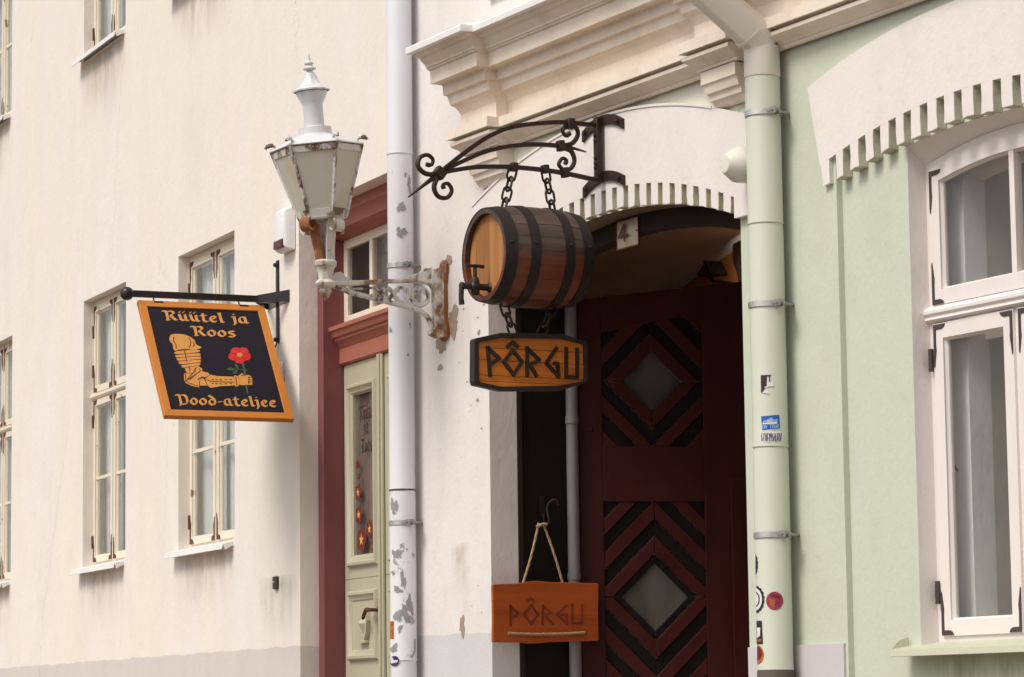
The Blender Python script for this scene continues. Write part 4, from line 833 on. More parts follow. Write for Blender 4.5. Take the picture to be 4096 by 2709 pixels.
# collar and slanted offset under the cornice
zc = pzr(308); zk = pzr(190); mb = MB(); mb.lathe([(PRr+0.002, zc-0.004), (PRr+0.004, zc+0.004), (PRr+0.002, zk+0.0)], (PRx, -0.105, 0), n=36); mb.build('pipe_collar', 'pipe_cream', RP)
mb = MB(); r_ = PRr; e0 = onx(MR, 2880, 30, 3.86); D0 = Vector((PRx, -0.105, zk)); e1 = onx(MR, 2822, -30, PRx)
dirv = (e1-D0).normalized(); eL = (e1-D0).length+0.14; E2 = D0+dirv*eL; mb.tube([D0-Vector((0, 0, 0.005)), D0+dirv*0.03+Vector((0, 0, 0.03)), E2, E2+Vector((0, dirv.y*0.03, 0.06)), Vector((E2.x, E2.y+dirv.y*0.03, 9.4))], [r_, r_*1.06, r_*1.06, r_*1.04, r_], 36); mb.build('pipe_offset', 'pipe_cream', RP)
sm = MB(); sm.tube([D0+dirv*0.07+Vector((0, 0, 0.018)), D0+dirv*0.085+Vector((0, 0, 0.018))], r_*1.07, 36); sm.build('pipe_seam', 'pipe_cream', RP)
for py in (458, 1222, 2142): clamp_part(RP, PRx, -0.105, pzr(py), PRr+0.001, 1)
# stickers on the right pipe
def s1(px, py): return (2990+px*200/980, 1480+py*320/1568)
sticker(RP, [s1(*q) for q in ((262, 105), (462, 98), (435, 150), (445, 215), (415, 245), (380, 310), (320, 350), (345, 380), (335, 425), (270, 458))], *RR, 'sticker_plum', .002, 'torn dark plum sticker')
sticker(RP, [s1(*q) for q in ((390, 130), (412, 135), (425, 245), (430, 310), (378, 308), (382, 250))], *RR, 'sticker_white', .0026); sticker(RP, [s1(*q) for q in ((430, 240), (500, 215), (515, 320), (430, 325), (340, 355), (330, 340), (420, 300))], *RR, 'sticker_white', .003); sticker(RP, [s1(*q) for q in ((345, 385), (400, 375), (430, 470), (330, 455), (290, 452))], *RR, 'sticker_white', .0034)
sticker(RP, [s1(*q) for q in ((270, 912), (620, 882), (636, 1145), (290, 1178))], *RR, 'sticker_blue', .002, 'blue trainer sticker')
sticker(RP, [s1(*q) for q in ((298, 1040), (580, 1020), (578, 1055), (500, 1065), (298, 1068))], *RR, 'sticker_white', .0026)
sticker(RP, [s1(*q) for q in ((298, 1036), (310, 1000), (395, 970), (470, 930), (505, 965), (540, 990), (582, 960), (582, 1018))], *RR, 'sticker_sky', .003)
for k in range(3): sticker(RP, [s1(385+k*26, 990-k*3), s1(398+k*26, 988-k*3), s1(442+k*26, 1035-k*3), s1(428+k*26, 1037-k*3)], *RR, 'sticker_white', .0036)
LET = {'O': [[(.1, 0), (.9, 0), (.9, 1), (.1, 1), (.1, 0)]], 'N': [[(.1, 0), (.1, 1), (.9, 0), (.9, 1)]], 'T': [[(.5, 0), (.5, 1)], [(0, 1), (1, 1)]], 'U': [[(.1, 1), (.1, 0), (.9, 0), (.9, 1)]], 'R': [[(.1, 0), (.1, 1), (.9, 1), (.9, .5), (.1, .5)], [(.4, .5), (.9, 0)]]}
lm = MB()
for i, c in enumerate('ON TOUR'):
    if c == ' ': continue
    for st in LET[c]:
        for p, q in zip(st[:-1], st[1:]):
            P = [Vector((303+i*44+v[0]*34, 1152-v[1]*62-i*3)) for v in (p, q)]; d = (P[1]-P[0]).normalized(); nn = Vector((-d.y, d.x))*7
            pipe_art(lm, [pipe_pt(*s1(*(v)), *RR) for v in (P[0]-nn-d*4, P[1]-nn+d*4, P[1]+nn+d*4, P[0]+nn-d*4)], *RR, .0040+.00005*i)
lm.build('sticker_lettering', 'sticker_sky', RP)
sticker(RP, [s1(*q) for q in ((268, 1225), (640, 1205), (685, 1225), (695, 1400), (278, 1432))], *RR, 'sticker_white', .002, 'white sticker with navy scrawled lettering')
lm = MB(); rnd = random.Random(4)
for k in range(15):
    x = 290+k*26; P = [Vector((x+rnd.uniform(-8, 8), 1240)), Vector((x+rnd.uniform(-12, 16), 1290)), Vector((x+rnd.uniform(-12, 12), 1340)), Vector((x+rnd.uniform(-8, 8), 1395))]
    for p, q in zip(P[:-1], P[1:]): nn = Vector((rnd.uniform(4, 8), 0)); pipe_art(lm, [pipe_pt(*s1(*v), *RR) for v in (p-nn, p+nn, q+nn, q-nn)], *RR, .0028+.00004*k)
lm.build('sticker_scrawl', 'sticker_ink', RP)
def s2(px, py): return (2990+px*250/770, 2200+py*509/1568)
def half(px, py, rx, ry, x0, n=24, jag=0): return [s2(max(x0, px+(rx+(jag if i % 2 else 0))*cos(2*pi*i/n)), py+(ry+(jag if i % 2 else 0))*sin(2*pi*i/n)) for i in range(n)]
sticker(RP, half(335, 627, 104, 113, 0), *RR, 'sticker_red', .002, 'round red photo sticker')
sticker(RP, [s2(270, 560), s2(330, 545), s2(420, 580), s2(415, 600), s2(330, 590)], *RR, 'flower_red', .0026); sticker(RP, [s2(268, 600), s2(335, 615), s2(330, 710), s2(290, 690)], *RR, 'sticker_amber', .0026)
sticker(RP, half(95, 610, 108, 165, 112, 36, 12), *RR, 'sticker_black', .002, 'cut-off black and white cogwheel sticker'); sticker(RP, half(95, 610, 88, 140, 113, 30), *RR, 'sticker_white', .0026); sticker(RP, half(95, 610, 62, 100, 114, 30), *RR, 'sticker_black', .0032); sticker(RP, half(95, 610, 50, 84, 115, 30), *RR, 'sticker_white', .0038)
sticker(RP, half(80, 180, 46, 140, 103, 30, 8), *RR, 'sticker_black', .002)
sticker(RP, [s2(*q) for q in ((116, 874), (178, 872), (192, 1160), (122, 1162), (112, 1140))], *RR, 'sticker_black', .002, 'black arrow-shaped sticker'); sticker(RP, [s2(*q) for q in ((120, 958), (162, 956), (160, 1060), (122, 1090))], *RR, 'sticker_white', .0026); sticker(RP, [s2(*q) for q in ((120, 1105), (172, 1095), (176, 1130), (120, 1136))], *RR, 'sticker_amber', .0026)
sticker(RP, half(120, 1290, 82, 118, 124, 24), *RR, 'sticker_amber', .002, 'half-round amber sticker'); sticker(RP, half(120, 1275, 62, 88, 125, 24), *RR, 'flower_red', .0026)

# ================================================================== street lantern on its cast bracket
LX = 0.59
def d_(px, py, x=LX, M=MR): return onx(M, px*DS, py*DS, x)
def k5(px, py, x=LX): return onx(MR, 1050+px*800/1792, 800+py*800/1792, x)
SL = thing('street_lantern', 'white rust-streaked hexagonal street lantern on a cast iron wall bracket', 'lantern', MR, (LX, 0, 3.95))
mb = MB(); mb.prism([(LX-0.03, -0.028, 4.12), (LX-0.015, -0.028, 4.15), (LX+0.02, -0.028, 4.165), (LX+0.05, -0.028, 4.14), (LX+0.045, -0.028, 4.09), (LX+0.03, -0.028, 4.02), (LX+0.035, -0.028, 3.90), (LX+0.032, -0.028, 3.82), (LX+0.055, -0.028, 3.77), (LX+0.05, -0.028, 3.72), (LX, -0.028, 3.70), (LX-0.045, -0.028, 3.725), (LX-0.045, -0.028, 3.77), (LX-0.025, -0.028, 3.82), (LX-0.03, -0.028, 3.95)], (0, 0.026, 0)); mb.build('wall_plate', 'rust_heavy', SL, bevel=0.004)
fb = MB()
def bar(mb, pts, hw, dx=0.022): # flat casting in the bracket plane: closed outline extruded along x
    mb.prism([(LX-dx, p.y, p.z) for p in pts], (2*dx, 0, 0))
# post beside the wall
bar(fb, [k5(*q) for q in ((1500, 640), (1560, 615), (1640, 640), (1655, 1225), (1560, 1240), (1490, 1205), (1535, 1130), (1530, 800), (1495, 760))], 0, 0.03); fb.build('bracket_post', 'lamp_rust', SL, bevel=0.006)
fb = MB(); bar(fb, [k5(*q) for q in ((600, 735), (780, 727), (1100, 715), (1400, 708), (1500, 715), (1500, 760), (1430, 745), (1380, 738), (1100, 748), (800, 770), (600, 772))], 0, 0.028); fb.build('bracket_rail', 'lamp_rust', SL, bevel=0.005)
fb = MB(); fb.tube(smoothpath([k5(*q) for q in ((640, 770), (720, 792), (780, 825), (960, 872), (1150, 922), (1330, 968), (1400, 990), (1460, 1035), (1505, 1100), (1530, 1185))], 5), 0.0155, 8); fb.build('bracket_brace', 'lamp_chipped', SL)
for (cx, cy, rp) in ((1410, 868, 84), (1245, 850, 66), (1115, 838, 52)):
    c = k5(cx, cy); rr = rp*800/1792/12303*17.3; q = MB(); q.tube([(LX, c.y+rr*cos(t)*1.08, c.z+rr*sin(t)) for t in [2*pi*i/28 for i in range(28)]], 0.0095, 8, closed=True)
    def qf(t):
        a = (t+pi/4) % (pi/2)-pi/4; return rr*(0.40*cos(a)+sqrt(0.42**2-(0.40*sin(a))**2))
    q.tube([(LX, c.y+qf(t)*cos(t)*1.05, c.z+qf(t)*sin(t)) for t in [2*pi*i/48 for i in range(48)]], 0.006, 6, closed=True)
    q.build('quatrefoil', 'lamp_chipped', SL)
q = MB(); q.tube(smoothpath([k5(*p) for p in ((810, 800), (900, 795), (990, 790), (1040, 815), (1045, 850), (1020, 870), (985, 862), (970, 850))], 4), 0.0075, 8); q.build('scroll', 'lamp_chipped', SL)
q = MB(); bar(q, [k5(*p) for p in ((625, 735), (625, 690), (650, 655), (690, 645), (720, 665), (740, 690), (785, 705), (785, 727))], 0, 0.012); q.build('crest', 'lamp_chipped', SL, bevel=0.003); q = MB(); bar(q, [k5(*p) for p in ((1320, 710), (1345, 670), (1400, 655), (1440, 620), (1510, 605), (1520, 640), (1500, 710))], 0, 0.014); q.build('crest', 'lamp_chipped', SL, bevel=0.003)
pb = k5(565, 700)
mb = MB(); mb.lathe([(0.002, -0.105), (0.012, -0.09), (0.030, -0.055), (0.036, -0.04), (0.030, -0.03), (0.052, -0.018), (0.058, 0.0), (0.050, 0.014), (0.040, 0.018), (0.042, 0.05), (0.050, 0.085), (0.062, 0.098), (0.064, 0.118), (0.055, 0.13)], (LX, pb.y, pb.z-0.03), n=20); mb.build('socket', 'lamp_rust', SL)
# leaning lantern: own axis
B0 = Vector((LX, d_(748, 508).y, d_(748, 508).z)); T0 = Vector((LX, d_(713, 122).y, d_(713, 122).z)); AX = (T0-B0).normalized(); HT = (T0-B0).length
for ang in (45, 135, 225, 315, ):
    t = radians(ang-25); dr = Vector((cos(t), sin(t), 0)); lo = Vector((LX, pb.y, pb.z+0.085))
    path = [lo+dr*0.040, lo+dr*0.048+AX*0.08, lo+dr*0.064+AX*0.16, lo+dr*0.082+AX*0.225, lo+dr*0.110+AX*0.245, lo+dr*0.135+AX*0.222, lo+dr*0.133+AX*0.185, lo+dr*0.108+AX*0.172, lo+dr*0.098+AX*0.188]
    q = MB(); P_ = smoothpath(path, 4); side = Vector((-sin(t), cos(t), 0))
    vs = []; nrm = []
    for i, p in enumerate(P_):
        wd = 0.030+0.010*i/len(P_); tg = (P_[min(i+1, len(P_)-1)]-P_[max(i-1, 0)]).normalized(); nn = tg.cross(side)*0.005; vs += [p-side*wd-nn, p+side*wd-nn, p+side*wd+nn, p-side*wd+nn]
    fs = [(i*4+k, i*4+(k+1) % 4, i*4+4+(k+1) % 4, i*4+4+k) for i in range(len(P_)-1) for k in range(4)]+[(0, 1, 2, 3), tuple(len(vs)-4+k for k in range(4))]
    q.add(vs, fs); q.build('cradle_strap', 'rust_heavy' if ang in (315, 135) else 'lamp_rust', SL)
q = MB(); q.tube([Vector((LX, pb.y, pb.z+0.09)), B0], 0.017, 10); q.build('gas_tube', 'lamp_rust', SL)
def hexl(prof, n=6, o=B0): mb = MB(); mb.lathe(prof, o, AX, n); return mb
hexl([(0.05, -0.012), (0.135, -0.006), (0.14, 0.004), (0.12, 0.012)]).build('lantern_floor', 'lamp_rust', SL, smooth=20)
a_ = Vector((1, 0, 0)); a_ = (a_-AX*a_.dot(AX)).normalized(); b_ = AX.cross(a_)
def hv(r, h, k): t = 2*pi*k/6; return B0+AX*h+(a_*cos(t)+b_*sin(t))*r
r0, r1, h0, h1 = 0.128, 0.252, 0.012, 0.395
for k in range(6):
    P4 = [hv(r0, h0, k), hv(r0, h0, k+1), hv(r1, h1, k+1), hv(r1, h1, k)]; c = sum(P4, Vector())/4; nn = (P4[1]-P4[0]).cross(P4[3]-P4[0]).normalized()
    q = MB(); q.prism([p+(c-p)*0.03 for p in P4], nn*0.004); q.build('lantern_pane', 'lantern_glass', SL, smooth=0)
    q = MB(); q.tube([hv(r0+0.003, h0-0.004, k), hv(r1+0.003, h1+0.004, k)], 0.0115, 6); q.build('glazing_bar', 'lamp_chipped', SL)
    q = MB(); lo = [hv(r0+0.004, h0-0.006, k), hv(r0+0.004, h0-0.006, k+1), hv(r0+0.016, h0+0.036, k+1), hv(r0+0.016, h0+0.036, k)]; q.prism(lo, nn*0.004); q.build('glazing_rail', 'lamp_chipped', SL, smooth=0); q = MB(); hi = [hv(r1-0.006, h1-0.036, k), hv(r1-0.006, h1-0.036, k+1), hv(r1+0.004, h1+0.004, k+1), hv(r1+0.004, h1+0.004, k)]; q.prism(hi, nn*0.004); q.build('glazing_rail', 'lamp_chipped', SL, smooth=0)
    e = hv(r1+0.02, h1+0.012, k); o2 = (e-B0-AX*(e-B0).dot(AX)).normalized(); q = MB(); q.tube(smoothpath([e-o2*0.05+AX*0.012, e-o2*0.03+AX*0.030, e-o2*0.012+AX*0.034, e+o2*0.008+AX*0.026, e+o2*0.014+AX*0.016], 3), [0.008]*4+[0.014]*5+[0.009]*4, 6); q.build('corner_crocket', 'lamp_chipped', SL)
hexl([(0.262, h1+0.002), (0.268, h1+0.008), (0.262, h1+0.014), (0.19, h1+0.048), (0.125, h1+0.072), (0.10, h1+0.076)]).build('lantern_roof', 'lamp_white', SL, smooth=20)
mb = MB(); mb.lathe([(0.112, h1+0.068), (0.108, h1+0.078), (0.094, h1+0.082), (0.092, h1+0.12), (0.062, h1+0.124), (0.056, h1+0.13), (0.056, 0.64), (0.060, 0.655), (0.086, 0.708), (0.088, 0.72), (0.08, 0.722)], B0, AX, 32); mb.build('chimney', 'lamp_white', SL, smooth=20)
hexl([(0.20, h1-0.003), (0.263, h1-0.002), (0.263, h1+0.003), (0.20, h1+0.003)]).build('roof_rim', 'rust_plate', SL, smooth=20)
mb = MB(); mb.lathe([(0.05, 0.7195), (0.098, 0.7195), (0.098, 0.7235), (0.05, 0.7235)], B0, AX, 8, pi/8); mb.build('cap_gap_shade', 'rust_plate', SL)  # dark ring drawn for the shaded gap under the cap
mb = MB(); mb.lathe([(0.06, 0.722), (0.104, 0.722), (0.106, 0.730), (0.085, 0.742), (0.058, 0.765), (0.042, 0.79), (0.036, 0.812), (0.034, 0.818)], B0, AX, 8, pi/8); mb.build('chimney_cap', 'lamp_white', SL, smooth=25)
mb = MB(); mb.lathe([(0.033, 0.818), (0.026, 0.828), (0.016, 0.836), (0.016, 0.843), (0.036, 0.848), (0.038, 0.854), (0.022, 0.866), (0.018, 0.874), (0.028, 0.881), (0.028, 0.886), (0.014, 0.898), (0.010, 0.92), (0.008, HT-0.01), (0.002, HT)], B0, AX, 14); mb.build('finial', 'lamp_white', SL)

# ================================================================== wrought-iron bracket, chains, barrel, name board
BX = ony(MR, 1388*DS, 355*DS, -0.06).x
def bd(px, py): return onx(MR, px*DS, py*DS, BX)
SB = thing('scroll_bracket', 'dark wrought iron scroll bracket with three curved bars above the gate', 'bracket', MR, (BX, 0, 4.5))
def ironbar(pts, r, name='bar', sub=6, n=6, flat=(1.0, 1.25)):
    P_ = smoothpath([bd(*p) for p in pts], sub); k = len(P_); rs = r if not isinstance(r, tuple) else [r[0]+(r[1]-r[0])*i/(k-1) for i in range(k)]
    q = MB(); q.tube(P_, rs, n, flat=flat); return q.build(name, 'wrought_iron', SB)
ironbar([(1018, 400), (1060, 366), (1100, 336), (1140, 312), (1190, 294), (1250, 286), (1310, 284), (1388, 292)], 0.0125, n=4, flat=(1.2, 1.2))
ironbar([(1018, 400), (1060, 379), (1120, 353), (1180, 339), (1240, 335), (1298, 338)], 0.0125, n=4, flat=(1.2, 1.2))
ironbar([(1298, 338), (1325, 343), (1357, 352)], (0.011, 0.003), 'point')
ironbar([(1018, 402), (1060, 393), (1110, 387), (1180, 387), (1250, 393), (1310, 402), (1388, 419)], 0.0125, n=4, flat=(1.2, 1.2))
ironbar([(1018, 402), (985, 426), (945, 457)], (0.013, 0.003), 'point')
for pts in ([(1015, 405), (985, 402), (968, 385), (972, 366), (989, 359), (1002, 369), (999, 382), (987, 381)], [(1012, 412), (1005, 435), (1015, 455), (1035, 458), (1046, 442), (1038, 426), (1026, 428), (1028, 438)],
            [(1300, 338), (1325, 332), (1338, 312), (1332, 294), (1314, 289), (1303, 302), (1310, 315), (1320, 309)], [(1300, 342), (1322, 350), (1330, 372), (1322, 390), (1306, 394), (1294, 381), (1302, 367), (1312, 372), (1308, 380)]):
    k = len(pts); P_ = smoothpath([bd(*p) for p in pts], 6); n_ = len(P_); q = MB(); q.tube(P_, [0.0135-0.005*i/n_ if i < n_-5 else 0.012 for i in range(n_)], 8); q.build('scroll', 'wrought_iron', SB)
for (px, py, w1, w2, rot) in ((1018, 401, .026, .03, .9), (1320, 287, .02, .028, 0), (1298, 338, .018, .028, .1), (1308, 400, .018, .026, .15), (1190, 387, .017, .022, 0), (1262, 392, .017, .022, .1)):
    c = bd(px, py); q = MB(); ca, sa = cos(rot), sin(rot); q.prism([(BX-0.022, c.y+ca*a-sa*b, c.z+sa*a+ca*b) for a, b in ((-w1, -w2), (w1, -w2), (w1, w2), (-w1, w2))], (0.044, 0, 0)); q.build('collar', 'wrought_iron', SB, bevel=0.006)
q = MB(); q.box((BX-0.02, -0.085, 4.318), (BX+0.02, -0.05, 4.655)); q.build('upright', 'wrought_iron', SB, bevel=0.004)
for zz in (4.56, 4.53, 4.44, 4.41, 4.39): q = MB(); q.lathe([(0.012, 0), (0.011, 0.008), (0.004, 0.012)], (BX+0.005, -0.085, zz), (0, -1, 0), 8); q.build('rivet', 'wrought_iron', SB)
for zc_, sg in ((4.64, 1), (4.345, 1)):
    q = MB(); pts = [(BX-0.20+0.42*i/12, zc_-0.055*((i-6)/6)**2) for i in range(13)]
    vs = []; 
    for x, z in pts: vs += [(x, -0.05, z-0.026), (x, -0.05, z+0.026), (x, -0.0365, z+0.026), (x, -0.0365, z-0.026)]
    q.add(vs, [(i*4+k, i*4+(k+1) % 4, i*4+4+(k+1) % 4, i*4+4+k) for i in range(12) for k in range(4)]+[(0, 1, 2, 3), (48, 49, 50, 51)]); st = q.build('wall_strap', 'wrought_iron', SB, smooth=50)
    for x in (BX-0.165, BX+0.175):
        z = zc_-0.055*((x-BX-0.01)/0.21)**2; q = MB(); q.lathe([(0.016, 0), (0.014, 0.012), (0.005, 0.016)], (x, -0.05, z), (0, -1, 0), 6); q.build('bolt', 'wrought_iron', st)
def chain(label, pa, pb, nlinks, lk=None):
    A, B = bd(*pa), bd(*pb); root = thing('chain', label, 'chain', MR, tuple(A), 'chains of the barrel sign'); d = (B-A); L = d.length/nlinks; u_ = d.normalized()
    for i in range(nlinks):
        c = A+u_*L*(i+0.5); face = Vector((1, 0, 0)) if i % 2 else u_.cross(Vector((1, 0, 0))).normalized(); hl, hw = L*0.68, L*0.42
        sd = face; hl2 = hl-hw; pts = []
        for t in [2*pi*k/20 for k in range(20)]: pts.append(c+u_*(cos(t)*hw+(hl2 if cos(t) > 0 else -hl2))+sd*sin(t)*hw)
        q = MB(); q.tube(pts, 0.0068, 6, closed=True); q.build('link', 'wrought_iron', root)
chain('upper chain from the bracket to the barrel, street side', (1188, 390), (1165, 487), 4)
chain('upper chain from the bracket to the barrel, gate side', (1262, 394), (1281, 493), 4)
chain('short chain under the barrel to the name board, street side', (1166, 706), (1190, 776), 3)
chain('short chain under the barrel to the name board, gate side', (1281, 708), (1252, 776), 3)

BZ = 3.913+bd(1112, 592).z-3.908; DY = bd(1112, 592).y+0.708; Y0, Y1 = -0.686+DY, -0.184+DY; YM = (Y0+Y1)/2; RE, RM = 0.234, 0.257
BR = thing('wooden_barrel', 'small wooden barrel with iron hoops and a tap hanging over the gate', 'barrel', MR, (BX, YM, BZ))
def br(y): t = (y-YM)/((Y1-Y0)/2); return RM-(RM-RE)*t*t
NS = 22
for k in range(NS):
    t0, t1 = 2*pi*k/NS+0.0025, 2*pi*(k+1)/NS-0.0025; dr = random.uniform(-.0015, .0015); q = MB(); ny = 10; nt_ = 3
    vs = []
    for i in range(ny+1):
        y = Y0+(Y1-Y0)*i/ny
        for j in range(nt_+1): t = t0+(t1-t0)*j/nt_; r = br(y)+dr; vs.append((BX+r*cos(t), y, BZ+r*sin(t)))
        for j in range(nt_, -1, -1): t = t0+(t1-t0)*j/nt_; r = br(y)-0.024; vs.append((BX+r*cos(t), y, BZ+r*sin(t)))
    m_ = 2*(nt_+1); fs = [(i*m_+j, i*m_+(j+1) % m_, (i+1)*m_+(j+1) % m_, (i+1)*m_+j) for i in range(ny) for j in range(m_)]+[tuple(range(m_)), tuple(ny*m_+j for j in range(m_))]
    q.add(vs, fs); q.build('stave', 'stave', BR, smooth=40)
for (ya, yb) in ((Y0-0.002, Y0+0.062), (-0.55+DY, -0.498+DY), (-0.352+DY, -0.30+DY), (Y1-0.058, Y1+0.002)):
    q = MB(); q.lathe([(br(ya)+0.001, ya), (br(ya)+0.006, ya), (br(yb)+0.006, yb), (br(yb)+0.001, yb)], (BX, 0, BZ), (0, 1, 0), 56, hollow=True); h_ = q.build('hoop', 'hoop_iron', BR)
    t = radians(8); ym = (ya+yb)/2; q = MB(); q.lathe([(0.009, 0), (0.008, 0.005), (0.003, 0.008)], (BX+(br(ym)+0.005)*cos(t), ym, BZ+(br(ym)+0.005)*sin(t)), (cos(t), 0, sin(t)), 8); q.build('rivet', 'hoop_iron', h_)
for yh, sg in ((Y0+0.03, -1), (Y1-0.03, 1)):
    R0 = 0.211; nb = 6
    for k in range(nb):
        xa, xb = -R0+2*R0*k/nb+0.0008, -R0+2*R0*(k+1)/nb-0.0008; P_ = []
        xs3 = lin(xa, xb, 5)
        P_ = [(BX+x, yh, BZ+sqrt(max(0, R0*R0-x*x))) for x in xs3]+[(BX+x, yh, BZ-sqrt(max(0, R0*R0-x*x))) for x in reversed(xs3)]
        q = MB(); q.prism(P_, (0, 0.018*(-sg) if sg > 0 else 0.018, 0)); q.build('head_board', 'barrel_head', BR, smooth=0)
# tap
TZ = BZ-0.165; ty_ = Y0+0.03
tp = MB(); tp.lathe([(0.02, 0.0), (0.026, 0.004), (0.018, 0.012), (0.016, 0.06), (0.024, 0.065), (0.026, 0.10), (0.018, 0.108), (0.015, 0.15), (0.020, 0.152), (0.020, 0.165), (0.012, 0.17)], (BX, ty_, TZ), (0, -1, 0), 14); tp = tp.build('tap', 'dark_iron', BR)
q = MB(); q.tube([(BX, ty_-0.150, TZ), (BX, ty_-0.162, TZ-0.02), (BX, ty_-0.163, TZ-0.06), (BX, ty_-0.160, TZ-0.095)], [0.013, 0.014, 0.013, 0.015], 10); q.build('spout', 'dark_iron', tp)
q = MB(); q.lathe([(0.012, -0.045), (0.022, -0.03), (0.022, 0.03), (0.017, 0.045), (0.010, 0.05), (0.009, 0.095), (0.013, 0.10)], (BX, ty_-0.083, TZ), (0, 0, 1), 12); q.tube([(BX, ty_-0.083-0.05, TZ+0.103), (BX, ty_-0.083, TZ+0.107), (BX, ty_-0.083+0.05, TZ+0.103)], [0.010, 0.008, 0.010], 8); q.build('tap_handle', 'dark_iron', tp)

# name board under the barrel
def nb(px, py, x=BX): p = onx(MR, 1750+px*750/1307, 750+py*900/1568, x); return p.y, p.z
NB = thing('name_board', 'orange plank name board with dark burnt frame hanging below the barrel', 'sign', MR, (BX, -0.49, 3.37))
out = [nb(*q) for q in ((248, 1062), (262, 1052), (435, 1015), (860, 1022), (1030, 1070), (1045, 1100), (1045, 1330), (1030, 1362), (860, 1415), (440, 1420), (255, 1378), (245, 1350))]
inn = [nb(*q) for q in ((282, 1088), (285, 1080), (440, 1048), (855, 1054), (1000, 1090), (1016, 1105), (1020, 1340), (1010, 1352), (850, 1382), (445, 1390), (292, 1358), (286, 1345))]
q = MB(); q.ring([(BX+0.012, y, z) for y, z in out], [(BX+0.012, y, z) for y, z in inn], (-0.05, 0, 0)); q.build('board_frame', 'burnt_wood', NB, smooth=0, bevel=0.004)
zs = [nb(600, v)[1] for v in (1420, 1362, 1320, 1215, 1130, 1015)]
for za, zb in zip(zs[:-1], zs[1:]):
    poly = [(y, z) for y, z in out]; cy_ = sum(p[0] for p in poly)/len(poly); cz_ = sum(p[1] for p in poly)/len(poly); poly = [(cy_+(y-cy_)*0.985, cz_+(z-cz_)*0.95) for y, z in poly]
    poly = clip_half(poly, (0, 1), zb-0.001); poly = clip_half(poly, (0, -1), -(za+0.001))
    if len(poly) >= 3: q = MB(); q.prism([(BX-0.004+random.uniform(-.001, .001), y, z) for y, z in poly], (-0.024, 0, 0)); q.build('plank', 'plank_orange', NB, smooth=0, bevel=0.0015)
def runes(strokes, mp, x, wdt, dx, name, mat, root):
    for st in strokes:
        q = MB(); P = [Vector(mp(*p)) for p in st]
        for k, (p, r) in enumerate(zip(P[:-1], P[1:])):
            d = (r-p).normalized(); nn = Vector((-d.y, d.x))*wdt/2; e = d*wdt*0.42
            q.prism([(x+0.0003*k, v.x, v.y) for v in (p-nn-e, r-nn+e, r+nn+e, p+nn-e)], (-dx, 0, 0))
        q.build(name, mat, root, smooth=0)
RUN = [[(350, 1115), (365, 1312)], [(350, 1120), (428, 1190), (368, 1238)], [(524, 1135), (588, 1215), (528, 1305), (462, 1215), (524, 1135)], [(490, 1108), (522, 1080), (556, 1108)],
       [(624, 1118), (625, 1312)], [(626, 1124), (708, 1202), (640, 1240)], [(648, 1242), (688, 1312)], [(828, 1120), (758, 1225), (842, 1318), (836, 1228), (815, 1226)], [(896, 1122), (896, 1320), (972, 1322), (972, 1128)]]
runes(RUN, nb, BX+0.008, 0.0165, 0.014, 'letter', 'burnt_wood', NB)

# lower plank sign on a rope, hung from a hook on the gate post
PX = 1.20
def lb(px, py, x=PX): p = onx(MR, 1800+px*700/1357, 1900+py*809/1568, x); return p.y, p.z
PS = thing('plank_sign', 'single rust-orange plank sign with burnt letters hanging on a rope by the gate', 'sign', MR, (PX, 0.3, 2.15))
ol = [lb(*q) for q in ((330, 855), (345, 848), (520, 842), (600, 828), (660, 822), (720, 826), (800, 832), (900, 834), (1150, 840), (1153, 850), (1150, 1080), (1154, 1275), (1145, 1287), (950, 1292), (800, 1295), (700, 1305), (620, 1308), (520, 1300), (345, 1298), (333, 1290), (336, 1100))]
q = MB(); q.prism([(PX, y, z) for y, z in ol], (-0.022, 0, 0)); q.build('plank', 'plank_rust', PS, smooth=0, bevel=0.004)
RUN2 = [[(468, 1015), (470, 1160)], [(470, 1022), (530, 1075), (478, 1110)], [(630, 1010), (682, 1080), (630, 1155), (572, 1080), (630, 1010)], [(596, 978), (626, 956), (654, 980)], [(720, 1012), (718, 1160)], [(722, 1018), (782, 1065), (730, 1095)], [(740, 1095), (800, 1158)], [(905, 1012), (830, 1080), (905, 1155), (905, 1085), (870, 1085)], [(948, 1008), (948, 1150), (1020, 1150), (1022, 1010)]]
runes(RUN2, lb, PX+0.0012, 0.0145, 0.002, 'letter', 'letter_burn', PS)
def rope(pts, r, name):
    P_ = smoothpath(pts, 10); q = MB()
    for s_ in range(3):
        vs = []
        for i, p in enumerate(P_): t = i*0.75+s_*2.094; tg = (P_[min(i+1, len(P_)-1)]-P_[max(i-1, 0)]).normalized(); a = tg.cross(Vector((1, 0, 0))); a = a.normalized() if a.length > 0.01 else Vector((0, 1, 0)); b = tg.cross(a); vs.append(p+(a*cos(t)+b*sin(t))*r*0.55)
        q.tube(vs, r*0.62, 5)
    return q.build(name, 'rope', PS)
V3 = lambda p, x=PX: Vector((x, p[0], p[1]))
rope([V3(lb(450, 1228), PX+.004), V3(lb(600, 1236), PX+.008), V3(lb(750, 1236), PX+.008), V3(lb(900, 1232), PX+.008), V3(lb(1040, 1222), PX+.004)], 0.0075, 'rope')
rope([V3(lb(575, 835), PX-.012), V3(lb(640, 640), PX-.02), V3(lb(710, 410), PX-.045), V3(lb(722, 372), PX-.055)], 0.0065, 'rope')
rope([V3(lb(880, 835), PX-.012), V3(lb(830, 640), PX-.02), V3(lb(770, 420), PX-.045), V3(lb(752, 375), PX-.055)], 0.0065, 'rope')
rope([V3(lb(705, 400), PX-.045), V3(lb(735, 385), PX-.04), V3(lb(780, 380), PX-.045)], 0.009, 'rope')
